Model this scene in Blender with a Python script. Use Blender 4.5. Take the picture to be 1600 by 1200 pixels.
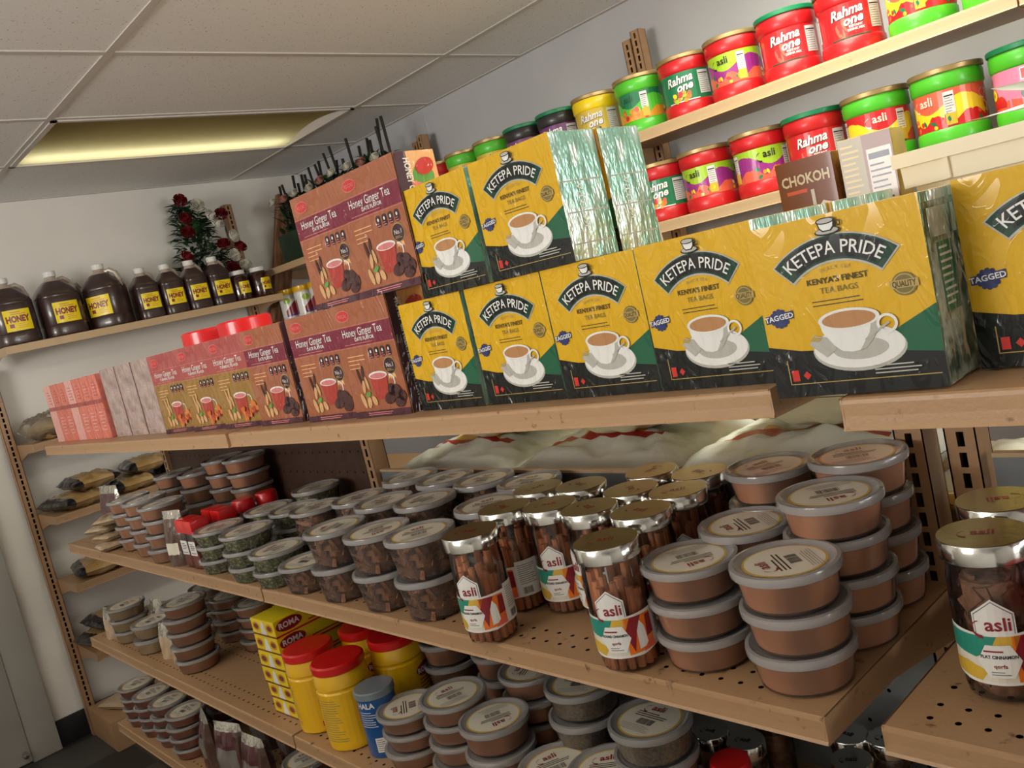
import bpy, bmesh, math, random
from math import sin, cos, pi, radians, sqrt, atan2
from mathutils import Vector, Matrix, noise
from mathutils.geometry import tessellate_polygon

for o in list(bpy.data.objects):
    bpy.data.objects.remove(o)
scene = bpy.context.scene
C = scene.collection

# ------------------------------------------------------------------ camera
cd = bpy.data.cameras.new('camera'); cam = bpy.data.objects.new('camera', cd); C.objects.link(cam)
yaw, pit, rol = radians(41.48), radians(-6.35), radians(-13.30)
fw = Vector((sin(yaw)*cos(pit), cos(yaw)*cos(pit), sin(pit)))
r0 = fw.cross(Vector((0, 0, 1))).normalized(); u0 = r0.cross(fw)
rt = cos(rol)*r0 + sin(rol)*u0; up = -sin(rol)*r0 + cos(rol)*u0
m = Matrix((rt, up, -fw)).transposed().to_4x4(); m.translation = Vector((0, 0, 1.5))
cam.matrix_world = m
cd.sensor_width = 36; cd.lens = 1356/1600*36; cd.clip_start = 0.02; cd.clip_end = 60
scene.camera = cam

# ------------------------------------------------------------------ light and exposure
scene.view_settings.view_transform = 'Standard'; scene.view_settings.look = 'None'
scene.view_settings.gamma = 1; scene.view_settings.use_curve_mapping = False
scene.view_settings.exposure = -0.66
w = bpy.data.worlds.new('world'); scene.world = w; w.use_nodes = True
w.node_tree.nodes['Background'].inputs[0].default_value = (0.75, 0.85, 1.0, 1)
w.node_tree.nodes['Background'].inputs[1].default_value = 0.6


def area(name, loc, rot, sx, sy, power, col):
    d = bpy.data.lights.new(name, 'AREA'); d.shape = 'RECTANGLE'; d.size = sx; d.size_y = sy
    d.energy = power; d.color = col
    o = bpy.data.objects.new(name, d); C.objects.link(o); o.location = loc; o.rotation_euler = rot
    return o


# daylight through the shop window in the front wall, ceiling lamps of the shop
area('window_daylight', (1.63, -2.52, 1.64), (radians(106), 0, 0), 1.7, 1.3, 100, (1.0, 0.98, 0.94))
area('door_daylight', (-2.52, 1.6, 1.80), (radians(126), 0, radians(-90)), 1.5, 0.8, 128, (1.0, 0.96, 0.92))
area('lamp_tube_a', (-0.9, 0.9, 2.345), (0, 0, 0), 1.1, 0.5, 2.5, (1.0, 0.95, 0.88))
area('lamp_tube_b', (-0.9, 2.75, 2.345), (0, 0, 0), 1.1, 0.5, 6, (1.0, 0.95, 0.88))
area('lamp_tube_c', (1.65, 0.93, 2.345), (0, 0, 0), 1.1, 0.5, 30, (0.98, 1.0, 0.84))
area('troffer_tube', (1.61, 3.62, 2.43), (0, 0, 0), 1.12, 0.05, 1.2, (1.0, 0.98, 0.78))


# ------------------------------------------------------------------ materials
def lin(c):
    return tuple(((v/255)/12.92 if v/255 <= 0.04045 else ((v/255+0.055)/1.055)**2.4) for v in c)+(1,)


MATS = {}


def mat(name, col, rough=0.5, metal=0.0, coat=0.0, var=0.0, vscale=30, bump=0.0, bscale=60, film=0.0,
        emit=None, trans=0.0, alpha=1.0, col2=None, thr=None, spec=0.5, stretch=None):
    if name in MATS:
        return MATS[name]
    M = bpy.data.materials.new(name); M.use_nodes = True; MATS[name] = M
    nt = M.node_tree; N = nt.nodes; L = nt.links; b = N['Principled BSDF']
    b.inputs['Base Color'].default_value = lin(col); b.inputs['Roughness'].default_value = rough
    b.inputs['Metallic'].default_value = metal; b.inputs['Coat Weight'].default_value = coat
    b.inputs['Coat Roughness'].default_value = 0.08
    b.inputs['Specular IOR Level'].default_value = spec
    tc = N.new('ShaderNodeTexCoord'); src = tc.outputs['Object']
    if stretch:
        mp = N.new('ShaderNodeMapping'); mp.inputs['Scale'].default_value = stretch
        L.new(src, mp.inputs['Vector']); src = mp.outputs['Vector']
    if var or col2:
        n = N.new('ShaderNodeTexNoise'); n.inputs['Scale'].default_value = vscale; n.inputs['Detail'].default_value = 4
        L.new(src, n.inputs['Vector'])
        r = N.new('ShaderNodeValToRGB')
        if col2:
            t = thr or 0.5; r.color_ramp.elements[0].position = max(0, t-0.06); r.color_ramp.elements[1].position = min(1, t+0.06)
            r.color_ramp.elements[0].color = lin(col); r.color_ramp.elements[1].color = lin(col2)
        else:
            r.color_ramp.elements[0].position = 0.3; r.color_ramp.elements[1].position = 0.7
            r.color_ramp.elements[0].color = lin(tuple(v*(1-var) for v in col))
            r.color_ramp.elements[1].color = lin(tuple(min(255, v*(1+var)) for v in col))
        L.new(n.outputs[0], r.inputs[0]); L.new(r.outputs[0], b.inputs['Base Color'])
    if bump:
        n = N.new('ShaderNodeTexNoise'); n.inputs['Scale'].default_value = bscale; n.inputs['Detail'].default_value = 3
        L.new(src, n.inputs['Vector'])
        bp = N.new('ShaderNodeBump'); bp.inputs['Strength'].default_value = bump; bp.inputs['Distance'].default_value = 0.01
        L.new(n.outputs[0], bp.inputs['Height']); L.new(bp.outputs[0], b.inputs['Normal'])
    if film:      # shrink film: a wrinkled clear coat over the print
        mp = N.new('ShaderNodeMapping'); mp.inputs['Scale'].default_value = (9, 9, 4); mp.inputs['Rotation'].default_value = (0, radians(38), 0)
        L.new(tc.outputs['Object'], mp.inputs['Vector'])
        n = N.new('ShaderNodeTexNoise'); n.inputs['Scale'].default_value = 2.4; n.inputs['Detail'].default_value = 2.5
        n.inputs['Distortion'].default_value = 1.8
        L.new(mp.outputs[0], n.inputs['Vector'])
        rr = N.new('ShaderNodeValToRGB'); e = rr.color_ramp.elements
        e[0].position = 0.41; e[0].color = (0, 0, 0, 1); e[1].position = 0.5; e[1].color = (1, 1, 1, 1); e2 = e.new(0.59); e2.color = (0, 0, 0, 1)
        L.new(n.outputs[0], rr.inputs[0])
        bp = N.new('ShaderNodeBump'); bp.inputs['Strength'].default_value = film; bp.inputs['Distance'].default_value = 0.016
        L.new(rr.outputs[0], bp.inputs['Height']); L.new(bp.outputs[0], b.inputs['Coat Normal'])
        b.inputs['Specular IOR Level'].default_value = 0.2; b.inputs['Coat Weight'].default_value = 0.65; b.inputs['Coat Roughness'].default_value = 0.1
    if emit:
        b.inputs['Emission Color'].default_value = lin(col); b.inputs['Emission Strength'].default_value = emit
    return M


def clear(name, tint, opac, rough=0.08, bump=0.0):
    """thin clear plastic or glass: see-through with a glossy skin"""
    if name in MATS:
        return MATS[name]
    M = bpy.data.materials.new(name); M.use_nodes = True; MATS[name] = M
    nt = M.node_tree; N = nt.nodes; L = nt.links; N.remove(N['Principled BSDF']); out = N['Material Output']
    t = N.new('ShaderNodeBsdfTransparent'); t.inputs[0].default_value = (0.95, 0.95, 0.95, 1)
    d = N.new('ShaderNodeBsdfDiffuse'); d.inputs[0].default_value = lin(tint)
    g = N.new('ShaderNodeBsdfGlossy'); g.inputs[0].default_value = (1, 1, 1, 1); g.inputs['Roughness'].default_value = rough
    m1 = N.new('ShaderNodeMixShader'); m1.inputs[0].default_value = opac
    m2 = N.new('ShaderNodeMixShader'); f = N.new('ShaderNodeFresnel'); f.inputs[0].default_value = 1.5
    L.new(f.outputs[0], m2.inputs[0]); L.new(t.outputs[0], m1.inputs[1]); L.new(d.outputs[0], m1.inputs[2])
    L.new(m1.outputs[0], m2.inputs[1]); L.new(g.outputs[0], m2.inputs[2]); L.new(m2.outputs[0], out.inputs[0])
    if bump:
        tc = N.new('ShaderNodeTexCoord'); n = N.new('ShaderNodeTexNoise'); n.inputs['Scale'].default_value = 45
        L.new(tc.outputs['Object'], n.inputs['Vector'])
        bp = N.new('ShaderNodeBump'); bp.inputs['Strength'].default_value = bump; bp.inputs['Distance'].default_value = 0.01
        L.new(n.outputs[0], bp.inputs['Height'])
        L.new(bp.outputs[0], g.inputs['Normal'])
    return M


def worn(name, col, wear, thr=0.66, scale=45, rough=0.42):
    """painted steel with chips and grime of their own"""
    M = mat(name, col, rough, bump=0.06, bscale=240, col2=wear, thr=thr, vscale=scale)
    return M


worn('shelf_paint', (174, 138, 102), (104, 70, 46), 0.70, 70)
worn('shelf_paint_light', (196, 166, 128), (150, 116, 80), 0.74, 60)
worn('post_paint', (172, 134, 98), (128, 94, 64), 0.72, 40)
mat('peg_grey', (128, 132, 134), 0.45, metal=0.3, var=0.05, vscale=12)
mat('peg_dark', (70, 46, 34), 0.6, var=0.1)
mat('hole_shade', (12, 11, 10), 0.9)  # black backing behind holes and slots, stands in for the shade inside
mat('wall_white', (194, 194, 197), 0.7, var=0.03, vscale=3, bump=0.05, bscale=120)
mat('wall_cream', (234, 230, 222), 0.7, var=0.03, vscale=2, bump=0.04, bscale=120)
mat('tee_white', (206, 200, 192), 0.5)
mat('rubber_black', (20, 20, 22), 0.5)
mat('door_white', (176, 172, 165), 0.5, var=0.03, vscale=4)
mat('chrome', (215, 215, 212), 0.14, metal=1.0)
mat('brass_lid', (190, 182, 140), 0.28, metal=1.0, bump=0.05, bscale=90)  # chrome lid top, with the ceiling's warm reflection put into its colour
mat('steel_dark', (120, 120, 118), 0.3, metal=1)
# ceiling tile: fissured mineral board
T = mat('tile_board', (190, 182, 166), 0.85)
nt = T.node_tree; N = nt.nodes; L = nt.links
tc = N.new('ShaderNodeTexCoord'); vo = N.new('ShaderNodeTexNoise'); vo.inputs['Scale'].default_value = 150; vo.inputs['Detail'].default_value = 3
L.new(tc.outputs['Object'], vo.inputs['Vector']); rp = N.new('ShaderNodeValToRGB')
rp.color_ramp.elements[0].position = 0.30; rp.color_ramp.elements[0].color = lin((170, 160, 144))
rp.color_ramp.elements[1].position = 0.345; rp.color_ramp.elements[1].color = lin((240, 240, 238))
L.new(vo.outputs[0], rp.inputs[0]); L.new(rp.outputs[0], N['Principled BSDF'].inputs['Base Color'])
bp = N.new('ShaderNodeBump'); bp.inputs['Strength'].default_value = 0.3; bp.inputs['Distance'].default_value = 0.004
L.new(rp.outputs[0], bp.inputs['Height']); L.new(bp.outputs[0], N['Principled BSDF'].inputs['Normal'])
# floor: worn dark vinyl tiles
T = mat('floor_vinyl', (62, 62, 62), 0.45)
nt = T.node_tree; N = nt.nodes; L = nt.links
tc = N.new('ShaderNodeTexCoord'); ck = N.new('ShaderNodeTexChecker'); ck.inputs['Scale'].default_value = 3.28
ck.inputs[1].default_value = lin((70, 70, 68)); ck.inputs[2].default_value = lin((46, 46, 47))
L.new(tc.outputs['Object'], ck.inputs['Vector']); L.new(ck.outputs[0], N['Principled BSDF'].inputs['Base Color'])
# timber
T = mat('timber', (150, 104, 66), 0.6)
nt = T.node_tree; N = nt.nodes; L = nt.links
tc = N.new('ShaderNodeTexCoord'); mp = N.new('ShaderNodeMapping'); mp.inputs['Scale'].default_value = (28, 28, 2.5)
n = N.new('ShaderNodeTexNoise'); n.inputs['Scale'].default_value = 1.6; n.inputs['Detail'].default_value = 5
L.new(tc.outputs['Object'], mp.inputs[0]); L.new(mp.outputs[0], n.inputs['Vector']); rp = N.new('ShaderNodeValToRGB')
rp.color_ramp.elements[0].position = 0.35; rp.color_ramp.elements[0].color = lin((100, 66, 40))
rp.color_ramp.elements[1].position = 0.65; rp.color_ramp.elements[1].color = lin((168, 122, 82))
L.new(n.outputs[0], rp.inputs[0]); L.new(rp.outputs[0], N['Principled BSDF'].inputs['Base Color'])


# ------------------------------------------------------------------ mesh helpers
class MB:
    def __init__(s):
        s.v = []; s.f = []; s.m = []; s.mats = []

    def mi(s, m):
        if m not in s.mats:
            s.mats.append(m)
        return s.mats.index(m)

    def face(s, pts, m):
        i = len(s.v); s.v += [tuple(p) for p in pts]; s.f.append(tuple(range(i, i+len(pts)))); s.m.append(s.mi(m))

    def box(s, x0, x1, y0, y1, z0, z1, m, c=0.0):
        if c:
            bm = bmesh.new(); bmesh.ops.create_cube(bm, size=1)
            for v in bm.verts:
                v.co = Vector(((x0+x1)/2+v.co.x*(x1-x0), (y0+y1)/2+v.co.y*(y1-y0), (z0+z1)/2+v.co.z*(z1-z0)))
            bmesh.ops.bevel(bm, geom=bm.edges[:], offset=c, segments=2, profile=0.6, affect='EDGES')
            s.add_bm(bm, m); bm.free(); return
        i = len(s.v)
        s.v += [(x0, y0, z0), (x1, y0, z0), (x1, y1, z0), (x0, y1, z0), (x0, y0, z1), (x1, y0, z1), (x1, y1, z1), (x0, y1, z1)]
        for q in ((3, 2, 1, 0), (4, 5, 6, 7), (0, 1, 5, 4), (1, 2, 6, 5), (2, 3, 7, 6), (3, 0, 4, 7)):
            s.f.append(tuple(i+k for k in q)); s.m.append(s.mi(m))

    def add_bm(s, bm, m, mx=None):
        i = len(s.v); bm.verts.index_update()
        s.v += [tuple(mx @ v.co if mx else v.co) for v in bm.verts]
        for f in bm.faces:
            s.f.append(tuple(i+v.index for v in f.verts)); s.m.append(s.mi(m))

    def lathe(s, prof, m, seg=32, sq=None, cap=True, cx=0, cy=0):
        """prof: (r, z) bottom to top; sq: exponent of a rounded square cross-section"""
        i = len(s.v); n = len(prof)
        for r, z in prof:
            for k in range(seg):
                a = 2*pi*k/seg; ca, sa = cos(a), sin(a)
                q = 1.0 if not sq else (abs(ca)**sq+abs(sa)**sq)**(-1/sq)
                s.v.append((cx+r*q*ca, cy+r*q*sa, z))
        for j in range(n-1):
            for k in range(seg):
                k2 = (k+1) % seg
                s.f.append((i+j*seg+k, i+j*seg+k2, i+(j+1)*seg+k2, i+(j+1)*seg+k)); s.m.append(s.mi(m))
        if cap:
            s.f.append(tuple(i+k for k in range(seg))[::-1]); s.m.append(s.mi(m))
            s.f.append(tuple(i+(n-1)*seg+k for k in range(seg))); s.m.append(s.mi(m))

    def tube(s, path, r, m, seg=8, cap=True):
        pts = [Vector(p) for p in path]; i = len(s.v); n = len(pts)
        rr = r if isinstance(r, (list, tuple)) else [r]*n
        up = Vector((0.13, 0.21, 0.97))
        for j, p in enumerate(pts):
            t = (pts[min(n-1, j+1)]-pts[max(0, j-1)]).normalized()
            a = t.cross(up)
            a = a.normalized() if a.length > 1e-4 else Vector((1, 0, 0))
            b = t.cross(a)
            for k in range(seg):
                th = 2*pi*k/seg; s.v.append(tuple(p+rr[j]*(cos(th)*a+sin(th)*b)))
        for j in range(n-1):
            for k in range(seg):
                k2 = (k+1) % seg
                s.f.append((i+j*seg+k, i+(j+1)*seg+k, i+(j+1)*seg+k2, i+j*seg+k2)); s.m.append(s.mi(m))
        if cap:
            s.f.append(tuple(i+k for k in range(seg))); s.m.append(s.mi(m))
            s.f.append(tuple(i+(n-1)*seg+k for k in range(seg))[::-1]); s.m.append(s.mi(m))

    def mesh(s, name, ang=35):
        me = bpy.data.meshes.new(name); me.from_pydata(s.v, [], s.f)
        for m in s.mats:
            me.materials.append(MATS[m])
        me.polygons.foreach_set('material_index', s.m)
        if ang:
            me.polygons.foreach_set('use_smooth', [True]*len(s.f)); me.update()
            me.set_sharp_from_angle(angle=radians(ang))
        me.update()
        return me


def put(name, me, parent=None, loc=None, rot=None, sc=None):
    o = bpy.data.objects.new(name, me); C.objects.link(o)
    if parent:
        o.parent = parent
    if loc:
        o.location = loc
    if rot:
        o.rotation_euler = rot
    if sc:
        o.scale = sc
    return o


def tag(o, label, cat, group=None):
    o['label'] = label; o['category'] = cat
    if group:
        o['group'] = group
    return o


def thing(name, label, cat, loc=(0, 0, 0), rz=0.0, group=None, sz=1.0, rx=0.0, ry=0.0, s=1.0):
    o = bpy.data.objects.new(name, None); C.objects.link(o); o.empty_display_size = 0.02
    o.location = (loc[0], loc[1], loc[2]+1.5); o.rotation_euler = (rx, ry, rz); o.scale = (s, s, sz*s)
    return tag(o, label, cat, group)


def inst(kind, label, cat, loc, rz=0.0, group=None, **kw):
    """one thing of a kind, with objects of its own for every part (mesh data shared)"""
    name, parts = KINDS[kind]
    t = thing(name, label, cat, loc, rz, group, **kw)
    for p in parts:
        c = put(p[0], p[1], t)
        if len(p) > 2 and p[2]:
            for q in p[2]:
                put(q[0], q[1], c)
    return t


KINDS = {}


# ------------------------------------------------------------------ flat print
TXT = {}


def glyphs(s, shear=0.0, bold=0.0):
    k = (s, shear, bold)
    if k in TXT:
        return TXT[k]
    cu = bpy.data.curves.new('t', 'FONT'); cu.body = s; cu.shear = shear; cu.offset = bold; cu.resolution_u = 2
    cu.size = 1; o = bpy.data.objects.new('t', cu); C.objects.link(o)
    bpy.context.view_layer.update()
    ev = o.evaluated_get(bpy.context.evaluated_depsgraph_get()); me = ev.to_mesh()
    vs = [(v.co.x, v.co.y) for v in me.vertices]; fs = [tuple(p.vertices) for p in me.polygons]
    ev.to_mesh_clear(); bpy.data.objects.remove(o); bpy.data.curves.remove(cu)
    x0 = min(v[0] for v in vs); x1 = max(v[0] for v in vs)
    vs = [((x-(x0+x1)/2)/0.7, y/0.7) for x, y in vs]
    TXT[k] = (vs, fs, (x1-x0)/0.7); return TXT[k]


class Art:
    def __init__(s):
        s.P = []

    def poly(s, pts, m, L=1):
        n = len(pts)
        if n > 4:
            for t in tessellate_polygon([[Vector((p[0], p[1], 0)) for p in pts]]):
                s.P.append(([pts[i] for i in t], m, L))
        else:
            s.P.append((list(pts), m, L))

    def rect(s, x0, y0, x1, y1, m, L=1):
        s.P.append(([(x0, y0), (x1, y0), (x1, y1), (x0, y1)], m, L))

    def ell(s, cx, cy, rx, ry, m, L=1, n=20, rot=0.0):
        c, d = cos(rot), sin(rot)
        s.P.append(([(cx+rx*cos(2*pi*k/n)*c-ry*sin(2*pi*k/n)*d, cy+rx*cos(2*pi*k/n)*d+ry*sin(2*pi*k/n)*c) for k in range(n)], m, L))

    def ring(s, cx, cy, r, wd, m, L=1, n=24, a0=0.0, a1=2*pi, ry=None):
        ry = ry or r
        for k in range(n):
            a = a0+(a1-a0)*k/n; b = a0+(a1-a0)*(k+1)/n
            s.P.append(([(cx+r*cos(a), cy+ry*sin(a)), (cx+(r+wd)*cos(a), cy+(ry+wd)*sin(a)), (cx+(r+wd)*cos(b), cy+(ry+wd)*sin(b)), (cx+r*cos(b), cy+ry*sin(b))], m, L))

    def text(s, t, cx, cy, h, m, L=3, shear=0.0, bold=0.0, maxw=None, R=None, rot=0.0):
        vs, fs, wd = glyphs(t, shear, bold); kx = h
        if maxw:
            kx = maxw/wd
        q = []
        for x, y in vs:
            x *= kx; y *= h
            if R:
                a = x/R; q.append((cx+(R+y)*sin(a), cy-R+(R+y)*cos(a)))
            else:
                q.append((cx+x*cos(rot)-y*sin(rot), cy+x*sin(rot)+y*cos(rot)))
        for f in fs:
            s.P.append(([q[i] for i in f], m, L))

    def lines(s, x0, y0, x1, y1, n, m, L=2, th=0.35, seed=1):
        r = random.Random(seed)
        for k in range(n):
            y = y1-(y1-y0)*(k+0.5)/n; e = x0+(x1-x0)*r.uniform(0.6, 1.0); hh = (y1-y0)/n*th/2
            s.rect(x0, y-hh, e, y+hh, m, L)

    def bars(s, x0, y0, x1, y1, n, m, L=2, seed=1):
        r = random.Random(seed); st = (x1-x0)/n
        for k in range(n):
            s.rect(x0+st*k, y0, x0+st*k+st*r.uniform(0.3, 0.7), y1, m, L)

    def asli(s, cx, cy, h, m, L=4, rot=0.0):
        s.text('asli', cx, cy, h, m, L, bold=0.018, rot=rot)
        a = []
        for k in range(9):
            th = radians(100+k*22); a.append((-1.15*h+0.62*h*cos(th), 0.1*h+0.62*h*sin(th)))
        c, d = cos(rot), sin(rot)
        for k in range(8):
            w0 = h*0.1*(0.35+0.12*k); w1 = h*0.1*(0.35+0.12*(k+1))
            p = [(a[k][0], a[k][1]+w0), (a[k][0], a[k][1]-w0), (a[k+1][0], a[k+1][1]-w1), (a[k+1][0], a[k+1][1]+w1)]
            s.P.append(([(cx+x*c-y*d, cy+x*d+y*c) for x, y in p], m, L))

    def mesh(s, name, mapf, du=None, step=0.00025):
        bm = bmesh.new(); names = []
        for pts, m, L in s.P:
            if m not in names:
                names.append(m)
            vs = [bm.verts.new((p[0], p[1], 0)) for p in pts]
            try:
                f = bm.faces.new(vs)
            except ValueError:
                continue
            f.material_index = names.index(m)
            for v in vs:
                v.co.z = L*step
        if du:
            xs = [v.co.x for v in bm.verts]; x = min(xs)+du
            while x < max(xs):
                bmesh.ops.bisect_plane(bm, geom=bm.verts[:]+bm.edges[:]+bm.faces[:], plane_co=(x, 0, 0), plane_no=(1, 0, 0)); x += du
        bm.normal_update()
        for v in bm.verts:
            v.co = Vector(mapf(v.co.x, v.co.y, v.co.z))
        me = bpy.data.meshes.new(name); bm.to_mesh(me); bm.free()
        if not du:
            pass
        for n_ in names:
            me.materials.append(MATS[n_])
        return me


def flat(y):           # print on the face that looks towards -y
    return lambda u, v, l: (u, y-l, v)


def side(x):           # print on the face that looks towards +x (u runs along +y)
    return lambda u, v, l: (x+l, u, v)


def top(z):
    return lambda u, v, l: (u, v, z+l)


def wrap(r, taper=0.0, z0=0.0):   # print around an upright cylinder, centred on -y
    def f(u, v, l):
        rr = r+taper*(v-z0)+l; return (rr*sin(u/r), -rr*cos(u/r), v)
    return f

# ------------------------------------------------------------------ inks
def inks(prefix, film, coat=0.0, **cols):
    for k, c in cols.items():
        mat(prefix+k, c, 0.45 if not coat else 0.35, film=film, coat=coat)


inks('f_', 0.85, yellow=(212, 166, 14), black=(10, 16, 14), green=(22, 92, 62), dgreen=(14, 58, 40), white=(226, 226, 222),
     grey=(178, 176, 168), tea=(178, 128, 82), blue=(44, 52, 104), bronze=(116, 104, 52), gold=(176, 150, 84),
     red=(196, 52, 46), ink=(70, 58, 24), brown=(156, 92, 62), maroon=(118, 34, 56), dark=(58, 30, 40), pink=(206, 122, 122),
     date=(70, 36, 34), ginger=(206, 160, 110), orange=(206, 110, 36), gbrown=(150, 112, 52), rose=(166, 78, 74),
     cup=(170, 58, 48), peach=(232, 176, 120), leaf=(96, 160, 70), salmon=(222, 132, 108), lilac=(176, 158, 156), plum=(72, 36, 50))
inks('i_', 0, 0.3, white=(232, 230, 226), cream=(226, 218, 202), black=(24, 20, 20), red=(206, 30, 36), dred=(140, 26, 40), green=(20, 116, 74),
     dgreen=(16, 84, 58), lime=(160, 196, 40), lgreen=(84, 190, 50), yellow=(240, 214, 40), purple=(150, 40, 130), violet=(108, 50, 112),
     orange=(236, 120, 30), pink=(226, 130, 168), peach=(240, 168, 96), gold=(214, 174, 62), teal=(40, 140, 122), grey=(120, 116, 112),
     blue=(28, 70, 140), navy=(34, 40, 76), brown=(122, 66, 40), coral=(226, 96, 70), paper=(214, 214, 216), amber=(222, 150, 40),
     mustard=(206, 178, 60), khaki=(150, 140, 100))
mat('p_red', (198, 24, 30), 0.38, coat=0.2); mat('p_green', (80, 188, 44), 0.38, coat=0.2); mat('p_yellow', (238, 206, 12), 0.38, coat=0.2)
mat('p_black', (38, 36, 38), 0.38, coat=0.2); mat('lid_gold', (176, 150, 104), 0.35, metal=0.6); mat('lid_green', (10, 120, 76), 0.4, coat=0.2)
mat('cap_red', (216, 24, 26), 0.35, coat=0.3); mat('cap_white', (228, 228, 224), 0.4)
mat('jar_yellow', (236, 184, 20), 0.3, coat=0.5)
mat('foil', (150, 196, 178), 0.3, metal=0.55, bump=1.0, bscale=70, col2=(206, 222, 212), thr=0.52, vscale=38, stretch=(1, 1, 0.35))
mat('foil_silver', (176, 180, 172), 0.28, metal=0.6, bump=1.0, bscale=60, col2=(84, 110, 84), thr=0.55, vscale=24, stretch=(1, 1, 0.4))
mat('film_dark', (150, 156, 140), 0.3, metal=.15, film=1.0, col2=(46, 60, 44), thr=.5, vscale=30)
mat('powder', (192, 132, 92), 0.6, var=0.06, vscale=25, coat=0.35)
mat('powder_grey', (128, 110, 88), 0.7, var=0.2, vscale=220, coat=0.3)
mat('powder_orange', (178, 92, 54), 0.6, var=0.08, vscale=40, coat=0.4)
mat('powder_pale', (206, 180, 140), 0.6, var=0.05, vscale=20, coat=0.3)
mat('herb', (112, 122, 72), 0.8, col2=(190, 182, 130), thr=0.55, vscale=160, bump=0.8, bscale=160)
mat('bark', (124, 84, 60), 0.7, var=0.3, vscale=60, bump=0.5, bscale=90)
mat('bark_light', (166, 112, 76), 0.7, var=0.2, vscale=60)
mat('quill', (196, 126, 84), 0.6, var=0.22, vscale=45, bump=0.4, bscale=120, stretch=(1, 1, 0.15))
clear('tub_plastic', (210, 200, 196), 0.06, 0.12)
clear('lid_plastic', (212, 208, 208), 0.42, 0.16)
clear('jar_glass', (120, 110, 104), 0.05, 0.04)
clear('cello', (210, 205, 190), 0.18, 0.12, bump=0.7)
mat('h_yellow', (252, 224, 6), .4, coat=.3); mat('honey_dark', (60, 40, 38), 0.32, coat=0.5, spec=0.6); mat('honey_neck', (176, 160, 146), 0.25, coat=0.5)
mat('honey_amber', (52, 20, 10), 0.12, coat=0.8)
mat('white_bin', (240, 232, 206), 0.45, spec=0.4); mat('paper', (232, 232, 228), 0.7)
mat('pink_card', (214, 116, 98), 0.45, film=0.5, var=0.08, vscale=60); mat('pink_pale', (226, 166, 156), 0.45, film=0.5)
mat('grey_card', (170, 148, 140), 0.4, film=0.8, var=0.14, vscale=35)
mat('bag_white', (232, 232, 220), 0.45, coat=0.4, bump=0.5, bscale=24); mat('bag_cream', (226, 216, 176), 0.4, coat=0.5, bump=0.6, bscale=22)
mat('bag_red', (178, 52, 40), 0.4, coat=0.4); mat('bag_yellow', (222, 176, 70), 0.4, coat=0.4)
mat('bag_gold', (172, 138, 84), 0.4, coat=0.5, bump=0.5, bscale=30, col2=(196, 164, 116), thr=0.5, vscale=8)
mat('bag_navy', (18, 22, 34), 0.3, coat=0.6, bump=0.5, bscale=34)
mat('bag_silver', (190, 186, 176), 0.22, metal=0.7, bump=0.8, bscale=40)
mat('bag_brown', (86, 60, 50), 0.3, coat=0.6, bump=0.6, bscale=34); mat('bag_plum', (78, 26, 34), 0.3, coat=0.6, bump=0.3, bscale=34)
mat('bag_tan', (190, 166, 136), 0.4, coat=0.5, bump=0.6, bscale=26); mat('chili', (128, 44, 22), 0.6, var=0.3, vscale=90)
mat('leaf_dark', (30, 52, 34), 0.5, var=0.25, vscale=20); mat('leaf_mid', (50, 92, 46), 0.5, var=0.2, vscale=20)
mat('rose_red', (120, 14, 24), 0.6, var=0.15, vscale=60); mat('rose_white', (226, 222, 208), 0.6); mat('rose_pink', (206, 150, 140), 0.6)
mat('stick_dark', (36, 34, 28), 0.7)
mat('can_blue', (24, 84, 150), 0.3, coat=0.5); mat('can_lid', (120, 132, 140), 0.35, coat=0.3)
mat('coffee_foil', (128, 74, 54), 0.3, coat=0.6, bump=0.4, bscale=40)


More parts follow.
